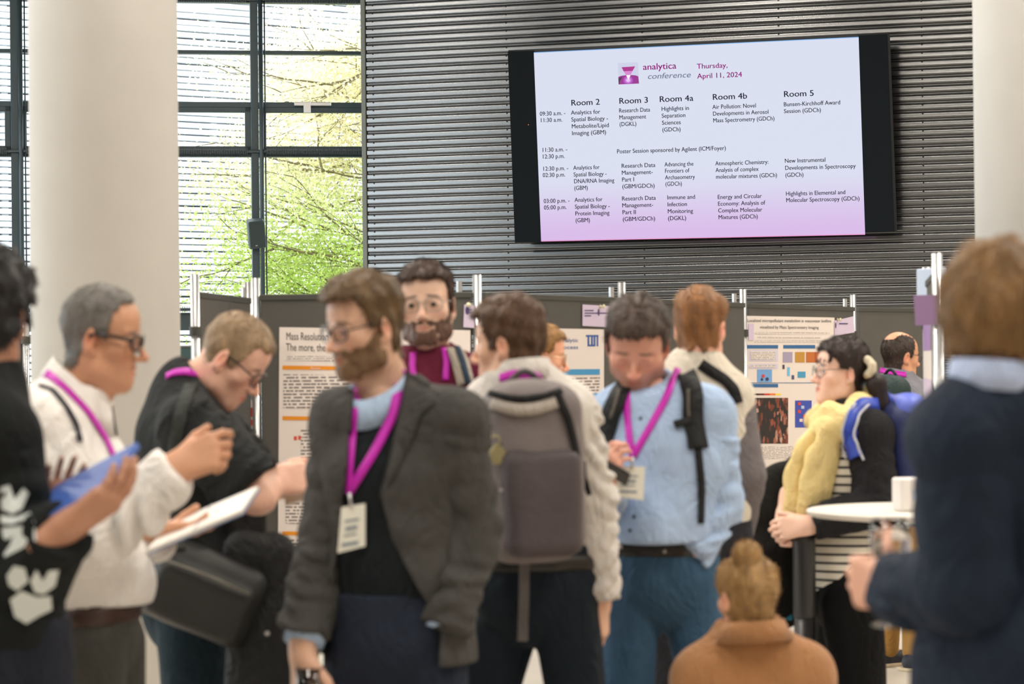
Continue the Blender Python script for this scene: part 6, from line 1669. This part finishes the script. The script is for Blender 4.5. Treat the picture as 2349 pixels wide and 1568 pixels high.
def poster(b, label, c4, name='poster'):
    q = [b.pt(x, y, .002) for (x, y) in c4]; e = empty(name, q[3], label, 'poster')
    k = b.n * .0012; V = [v - q[3] for v in q]
    MB().add([v + k for v in V] + V, [(0, 1, 2, 3), (7, 6, 5, 4), (0, 4, 5, 1), (1, 5, 6, 2), (2, 6, 7, 3), (3, 7, 4, 0)]).build('sheet', m_paper, e)
    e_ = dict(e=e, o=q[3], q=q, b=b); return e_
def pq(ps, name, pts, m, off=.0045, kind=None):
    b = ps['b']; V = [b.pt(x, y, off) - ps['o'] for (x, y) in pts]
    o = MB().add(V, [tuple(range(len(V)))]).build(name, m, ps['e']); 
    if kind: tag(o, kind=kind)
    return o
def ptext(ps, body, x, y, xr, yr, cap, m, off=.005, name='heading', it=0.0):
    b = ps['b']; V, Fc = text_mesh(body, it); wem = V[:, 0].max() - .02
    o = b.pt(x, y, off); ex = (b.pt(xr, yr, off) - o) / wem; ey = Z3 * ((b.pt(x, y - cap, off) - o).length / .682)
    mb = MB().add([o + ex * float(v[0]) + ey * float(v[1]) - ps['o'] for v in V], Fc); tag(mb.build(name, m, ps['e']), kind='stuff')
def greek_mat(name, ink, dens=0.5, lines=70.0, wsc=60.0):
    """small print: rows of word-like dashes"""
    if name in MATS: return MATS[name]
    m = bpy.data.materials.new(name); m.use_nodes = True; nt = m.node_tree; b = nt.nodes['Principled BSDF']; b.inputs['Roughness'].default_value = .7
    tc = nt.nodes.new('ShaderNodeTexCoord'); sx = nt.nodes.new('ShaderNodeSeparateXYZ'); nt.links.new(tc.outputs['Object'], sx.inputs[0])
    def mth(op, a, bb):
        n = nt.nodes.new('ShaderNodeMath'); n.operation = op
        for i, q in enumerate((a, bb)):
            if q is None: continue
            if isinstance(q, (int, float)): n.inputs[i].default_value = q
            else: nt.links.new(q, n.inputs[i])
        return n.outputs[0]
    r = mth('MULTIPLY', sx.outputs[2], lines); fr = mth('FRACT', r, None); row = mth('FLOOR', r, None)
    ink_r = mth('LESS_THAN', fr, dens)
    xx = mth('ADD', mth('MULTIPLY', sx.outputs[0], wsc), mth('MULTIPLY', row, 7.31))
    n = nt.nodes.new('ShaderNodeTexNoise'); n.noise_dimensions = '1D'; n.inputs['Scale'].default_value = 1.0; nt.links.new(xx, n.inputs['W'])
    g = mth('GREATER_THAN', n.outputs[0], .42); k = mth('MULTIPLY', ink_r, g)
    mx = nt.nodes.new('ShaderNodeMix'); mx.data_type = 'RGBA'; mx.inputs[6].default_value = (*srgb(226, 216, 210), 1); mx.inputs[7].default_value = (*srgb(*ink), 1)
    nt.links.new(k, mx.inputs[0]); nt.links.new(mx.outputs[2], b.inputs['Base Color']); MATS[name] = m; return m
G1 = greek_mat('small_print', (120, 112, 110)); G2 = greek_mat('fine_print', (150, 142, 140), .45, 110, 90)
INK = mat('poster_ink', srgb(70, 66, 66), .7); ORG = mat('orange_bar', srgb(226, 142, 22), .7); BLU = mat('azure_bar', srgb(66, 146, 196), .7); DBL = mat('steel_blue_bar', srgb(44, 98, 150), .7)
def col(name, c): return mat(name, srgb(*c), .7)

# ---- board A: nearly frontal, orange poster
bA = Board((588, 10.75), (1096, 10.65), 'charcoal poster board carrying the orange-ruled poster')
pA = poster(bA, 'white poster with orange section bars headed Mass Resolution', [(641, 750), (1079, 757), (1079, 1385), (637, 1385)])
ptext(pA, 'Mass Resolution', 656, 779, 752, 780, 17, INK); ptext(pA, 'The more, the better', 656, 804, 790, 806, 17, INK)
pq(pA, 'author_lines', [(658, 815), (1000, 822), (1000, 832), (658, 826)], G2)
for (y, x1) in ((842, 1060), (958, 1060), (1222, 1060)): pq(pA, 'section_bar', [(648, y - 4), (x1, y + 1), (x1, y + 9), (648, y + 5)], ORG)
ptext(pA, 'Abstract', 712, 846, 735, 846.5, 5, m_paper, .0062)
for (x0, y0, x1, y1) in ((650, 858, 850, 935), (860, 860, 1060, 935), (690, 985, 860, 1050), (660, 1090, 1050, 1140), (655, 1150, 1050, 1200), (655, 1236, 1050, 1360)): pq(pA, 'text_block', [(x0, y0), (x1, y0 + 2), (x1, y1 + 2), (x0, y1)], G1)
for (x, y) in ((674, 1005), (684, 1004)): pq(pA, 'figure_mark', [(x, y - 5), (x + 7, y - 5), (x + 7, y + 4), (x, y + 4)], col('red_mark', (214, 70, 40)))
pq(pA, 'figure', [(655, 1055), (715, 1050), (715, 1068), (655, 1074)], col('slate_figure', (150, 158, 172)))

# ---- boards receding to the right
bB = Board((1100, 10.72), (1428, 11.9), 'charcoal poster board carrying the poster with blue bars', (False, True))
pB = poster(bB, 'white poster with azure bars and a blue university logo', [(1122, 750), (1385, 755), (1385, 1300), (1122, 1330)])
for (y) in (852, 907, 1010): pq(pB, 'section_bar', [(1140, y - 4), (1376, y - 6), (1376, y + 7), (1140, y + 9)], BLU)
# blue block logo
lb = col('logo_blue', (48, 88, 160))
for pts in ([(1344, 768), (1362, 768), (1362, 772), (1344, 772)], [(1348, 772), (1352, 772), (1352, 794), (1348, 794)], [(1356, 772), (1360, 772), (1360, 794), (1356, 794)], [(1352, 790), (1366, 790), (1366, 794), (1352, 794)], [(1362, 768), (1366, 768), (1366, 794), (1362, 794)], [(1366, 768), (1373, 768), (1373, 772), (1366, 772)], [(1369, 772), (1372.5, 772), (1372.5, 794), (1369, 794)]):
    pq(pB, 'logo_stroke', pts, lb)
ptext(pB, 'Multidimensional Analytic', 1180, 785, 1326, 784, 9, lb); ptext(pB, 'of complex Process', 1200, 801, 1326, 800, 9, lb)
for (x0, y0, x1, y1) in ((1140, 866, 1376, 898), (1140, 920, 1376, 1000), (1140, 1024, 1376, 1200)): pq(pB, 'text_block', [(x0, y0), (x1, y0 - 2), (x1, y1 - 2), (x0, y1)], G1)
bC = Board((1430, 11.95), (1706, 13.35), 'charcoal poster board left empty behind the ginger-haired man', (False, True))
bD = Board((1709, 13.4), (1958, 14.8), 'charcoal poster board carrying the wastewater biofilm poster', (False, True))
pD = poster(bD, 'white poster on wastewater biofilms with dark heat map', [(1713, 724), (1914, 728), (1914, 1150), (1713, 1205)])
ptext(pD, 'Localized micropollutant metabolism in wastewater biofilms', 1714, 738, 1907, 739, 7, INK); ptext(pD, 'visualized by Mass Spectrometry Imaging', 1743, 753, 1878, 754, 7, INK)
for (y, a, b_) in ((764, 1732, 1902), (774, 1738, 1882), (783, 1730, 1890)): pq(pD, 'author_line', [(a, y - 2), (b_, y - 2), (b_, y + 2), (a, y + 2)], G2)
for (x0, x1, y) in ((1712, 1785, 795), (1797, 1870, 795), (1712, 1785, 884)): pq(pD, 'section_bar', [(x0, y - 4), (x1, y - 4), (x1, y + 4), (x0, y + 4)], DBL)
pq(pD, 'rule', [(1715, 877), (1900, 877), (1900, 878.5), (1715, 878.5)], DBL)
for (x0, y0, x1, y1, c) in ((1718, 802, 1785, 828, (206, 200, 222)), (1718, 834, 1785, 845, (206, 200, 222))): 
    pq(pD, 'text_panel', [(x0, y0), (x1, y0), (x1, y1), (x0, y1)], col('lilac_panel', c)); pq(pD, 'text_block', [(x0 + 4, y0 + 3), (x1 - 6, y0 + 3), (x1 - 6, y1 - 3), (x0 + 4, y1 - 3)], G2, .006)
for (x0, c) in ((1796, (160, 150, 176)), (1824, (186, 138, 56)), (1849, (186, 104, 46)), (1869, (170, 90, 50))): pq(pD, 'tile', [(x0, 807), (x0 + 22, 807), (x0 + 22, 831), (x0, 831)], col('tile_%d' % x0, c))
pq(pD, 'picture', [(1737, 847), (1771, 847), (1771, 876), (1737, 876)], col('sky_picture', (110, 160, 214)))
for (x, y, r, c) in ((1751, 862, 4, (206, 60, 60)), (1760, 869, 4, (40, 50, 100)), (1748, 870, 3, (30, 40, 80))): pq(pD, 'picture_spot', [(x + r * math.cos(t), y + r * math.sin(t)) for t in np.linspace(0, 6.28, 9)[:-1]], col('spot_%d' % x, c), .0062)
for (x, y, w_, h, c) in ((1806, 842, 6, 20, (110, 180, 220)), (1816, 860, 6, 10, (70, 80, 120)), (1830, 852, 18, 14, (70, 150, 190)), (1795, 836, 5, 10, (70, 60, 80))): pq(pD, 'picture', [(x, y), (x + w_, y), (x + w_, y + h), (x, y + h)], col('icon_%d' % x, c))
for i, c in enumerate(((20, 16, 16), (90, 20, 16), (200, 40, 20), (230, 120, 30), (240, 210, 70))): pq(pD, 'scale_colour', [(1727 + 13 * i, 902), (1740 + 13 * i, 902), (1740 + 13 * i, 906), (1727 + 13 * i, 906)], col('scale_%d' % i, c))
def heat_mat():
    m = bpy.data.materials.new('heat_map'); m.use_nodes = True; nt = m.node_tree; b = nt.nodes['Principled BSDF']; b.inputs['Roughness'].default_value = .6
    tc = nt.nodes.new('ShaderNodeTexCoord'); mp = nt.nodes.new('ShaderNodeMapping'); mp.inputs['Scale'].default_value = (38, 38, 30); nt.links.new(tc.outputs['Object'], mp.inputs[0])
    n = nt.nodes.new('ShaderNodeTexVoronoi'); n.inputs['Scale'].default_value = 1.0; nt.links.new(mp.outputs[0], n.inputs[0])
    r = nt.nodes.new('ShaderNodeValToRGB'); e = r.color_ramp; e.elements[0].position = .55; e.elements[0].color = (.012, .008, .008, 1); e.elements[1].position = 1; e.elements[1].color = (.7, .5, .4, 1)
    q = e.elements.new(.75); q.color = (.25, .05, .02, 1)
    nt.links.new(n.outputs['Color'], r.inputs[0]); nt.links.new(r.outputs[0], b.inputs['Base Color']); return m
pq(pD, 'heat_map', [(1719, 912), (1808, 912), (1808, 1017), (1719, 1017)], heat_mat())
pq(pD, 'matrix', [(1824, 918), (1862, 918), (1862, 980), (1824, 980)], col('matrix_blue', (56, 76, 170)))
for (x, y, c) in ((1830, 922, (200, 60, 60)), (1838, 930, (180, 190, 220)), (1830, 940, (200, 60, 60)), (1842, 950, (200, 60, 60)), (1834, 960, (220, 200, 200))): pq(pD, 'matrix_cell', [(x, y), (x + 7, y), (x + 7, y + 7), (x, y + 7)], col('cell_%d' % c[0], c), .0062)
pq(pD, 'text_block', [(1735, 1024), (1900, 1022), (1900, 1050), (1735, 1052)], G2); pq(pD, 'text_block', [(1735, 1075), (1900, 1072), (1900, 1120), (1735, 1130)], G2)
bE = Board((1962, 14.85), (2160, 15.6), 'charcoal poster board left empty behind the balding man', (False, True))

# ---- boards to the left
bF = Board((449, 10.2), (570, 11.3), 'charcoal poster board set at an angle beside the pale column')
bG = Board((-260, 13.5), (60, 13.0), 'charcoal poster board behind the person in the black sweatshirt')

# ---- boards beside the man in navy, seen almost edge-on
bH = Board((2128, 10.3), (2152, 8.9), 'poster board seen edge-on with lilac poster beside the man in navy')
bI = Board((2172, 8.86), (2420, 8.86), 'dark poster board with purple poster behind the man in navy', (False, True))
pI = poster(bI, 'deep purple poster behind the man in navy', [(2182, 815), (2400, 815), (2400, 1480), (2182, 1480)])
pq(pI, 'purple_field', [(2184, 818), (2398, 818), (2398, 1478), (2184, 1478)], col('deep_purple', (52, 44, 112)))
for (x, y, w_) in ((2196, 838, 40), (2192, 855, 44), (2204, 872, 30), (2208, 900, 26)): pq(pI, 'caption', [(x, y), (x + w_, y), (x + w_, y + 5), (x, y + 5)], col('pale_caption', (150, 140, 160)), .006)
# lilac poster on the left face of the edge-on board
nH = bH.n if bH.n.x < 0 else -bH.n
bH.n = nH
A_ = bH.A + nH * .019; e = empty('poster', A_ + Z3 * .6, 'pale lilac poster on the face of the edge-on board', 'poster')
def hq(name, u0, u1, z0, z1, m, k=0.0):
    V = [bH.u * (bH.w * u) + Z3 * (z - .6) + nH * k for (u, z) in ((u0, z0), (u1, z0), (u1, z1), (u0, z1))]; MB().quad(*V).build(name, m, e)
hq('sheet', .08, .92, .60, 1.78, m_paper)
for (z, c) in ((1.70, (150, 120, 170)), (1.45, (206, 190, 214)), (1.20, (120, 100, 160)), (.95, (196, 180, 206))): hq('panel', .12, .88, z - .09, z + .05, col('lilac_%d' % int(z * 100), c), .002)
hd = empty('header_sign', XY(2138, 9.7) + Z3 * 1.80, 'pale blue number sign on top of the edge-on board', 'sign')
MB().box(Z3 * .03, (.03, -.10, 0), (.012, .004, 0), (0, 0, .10), .003).build('plate', col('pale_blue_plate', (186, 200, 222)), hd)

# ---- pinned lilac cards
m_card = mat('lilac_card', srgb(204, 190, 214), .7); m_pin = mat('cream_pin', srgb(216, 210, 180), .4)
def card(b, c4, pin, label, lines=(), m=None):
    q = [b.pt(x, y, .006) for (x, y) in c4]; e = empty('number_card', q[3], label, 'card'); k = b.n * .0012; V = [v - q[3] for v in q]
    MB().add([v + k for v in V] + V, [(0, 1, 2, 3), (7, 6, 5, 4), (0, 4, 5, 1), (1, 5, 6, 2), (2, 6, 7, 3), (3, 7, 4, 0)]).build('sheet', m or m_card, e)
    if pin:
        c = b.pt(pin[0], pin[1], .008) - q[3]; MB().lathe(c, [(.010, 0), (.006, .006), (.006, .014), (.011, .018), (.010, .022)], 12, (b.u, Z3, b.n)).build('pin', m_pin, e, True)
        d = b.pt(pin[0] - 4, pin[1] + 13, .008) - q[3]; MB().lathe(d, [(.010, 0), (.011, .001)], 12, (b.u * .8, Z3 * 1.6, b.n)).build('dark_spot', col('dark_violet', (74, 60, 110)), e)  # dark violet oval just below the pin
    for (x, y, x1) in lines: MB().quad(*[b.pt(*t, .0085) - q[3] for t in ((x, y - 1.3), (x1, y - 1.3), (x1, y + 1.3), (x, y + 1.3))]).build('printed_line', col('dark_violet', (74, 60, 110)), e)
card(bB, [(1336, 698), (1427, 703), (1427, 752), (1336, 747)], (1377, 703), 'lilac number card pinned above the azure-barred poster', ((1341, 712, 1362), (1341, 718, 1400), (1341, 724, 1356)))
card(bA, [(1065, 698), (1087, 700), (1088, 752), (1063, 750)], (1076, 699), 'narrow lilac card pinned beside the post behind the tall man', ((1070, 710, 1082), (1070, 716, 1082)))
card(bD, [(1914, 735), (1958, 725), (1960, 762), (1914, 770)], (1921, 733), 'lilac number card pinned at the corner of the biofilm poster', ((1925, 742, 1945),))
card(bD, [(1717, 742), (1729, 742), (1729, 780), (1717, 780)], None, 'small lilac strip on the biofilm poster')
class _C: pass
bK = _C(); bK.n = Vector((0, -1, 0)); bK.u = Vector((1, 0, 0)); bK.pt = lambda x, y, off: P(x, y, 8.876)
card(bK, [(2096, 677), (2152, 676), (2152, 744), (2100, 746)], None, 'plain mauve card on the post beside the man in navy', (), col('mauve_card', (150, 122, 164)))

q = [P(x, y, 11.262) for (x, y) in ((566, 880), (588, 878), (589, 982), (570, 985))]
lf = empty('leaflet', q[3], 'narrow white leaflet with red print hanging from the angled board post', 'leaflet')
V = [v - q[3] for v in q]; k = Vector((0, .002, 0))
MB().add(V + [v + k for v in V], [(3, 2, 1, 0), (4, 5, 6, 7), (0, 1, 5, 4), (1, 2, 6, 5), (2, 3, 7, 6), (3, 0, 4, 7)]).build('sheet', m_paper, lf)
for (y0, y1, c) in ((890, 915, (150, 150, 150)), (935, 955, (190, 60, 50)), (962, 975, (200, 70, 60))):
    MB().quad(*[P(x, y, 11.259) - q[3] for (x, y) in ((574, y1), (584, y1), (584, y0), (574, y0))]).build('print', col('leaflet_%d' % y0, c), lf)

# ================================================================== HIGH TABLE
TD = 7.75; tc_ = XY(2121, TD); TZ = P(2121, 1166, TD).z
t = empty('high_table', tc_, 'round white high table with steel column beside the man in navy', 'table')
m_top = mat('white_laminate', srgb(232, 226, 216), .4)
MB().lathe((0, 0, 0), [(.30, TZ - .026), (.36, TZ - .020), (.372, TZ - .010), (.372, TZ - .004), (.368, TZ)], 64).build('table_top', m_top, t, True)
MB().lathe((0, 0, 0), [(.030, .02), (.030, TZ - .03)], 28).build('column', alu, t, True)
MB().lathe((0, 0, 0), [(.09, TZ - .045), (.085, TZ - .028)], 28).build('collar_plate', alu, t, True)
MB().lathe((0, 0, 0), [(.26, 0), (.26, .010), (.20, .022), (.05, .03)], 48).build('base', alu, t, True)
c = P(2088, 1160, TD - .12); c.z = TZ + .0006
bx = empty('sugar_box', c, 'small white box standing on the high table', 'box')
MB().box(Z3 * .052, (.044, .012, 0), (-.01, .035, 0), (0, 0, .051), .006).build('carton', mat('white_carton', srgb(232, 228, 226), .5), bx)
MB().quad(Vector((.0, -.0405, .035)), Vector((.036, -.031, .035)), Vector((.036, -.031, .065)), Vector((.0, -.0405, .065))).build('printed_mark', col('pale_blue_mark', (190, 202, 224)), bx)
# dark cabinet and information display by the glass facade
cb = empty('display_stand', XY(427, 15.5), 'dark information display standing by the glass facade', 'display')
MB().box(Z3 * .85, (.09, 0, 0), (0, .05, 0), Z3 * .85, .01).build('stand', mat('dark_cabinet', (.03, .032, .035), .5), cb)
MB().box(Vector((0, -.055, 1.63)), (.07, 0, 0), (0, .006, 0), Z3 * .055).build('screen', mat('dim_green_screen', (.02, .03, .03), .3, emit=srgb(60, 84, 80), estr=.5), cb)
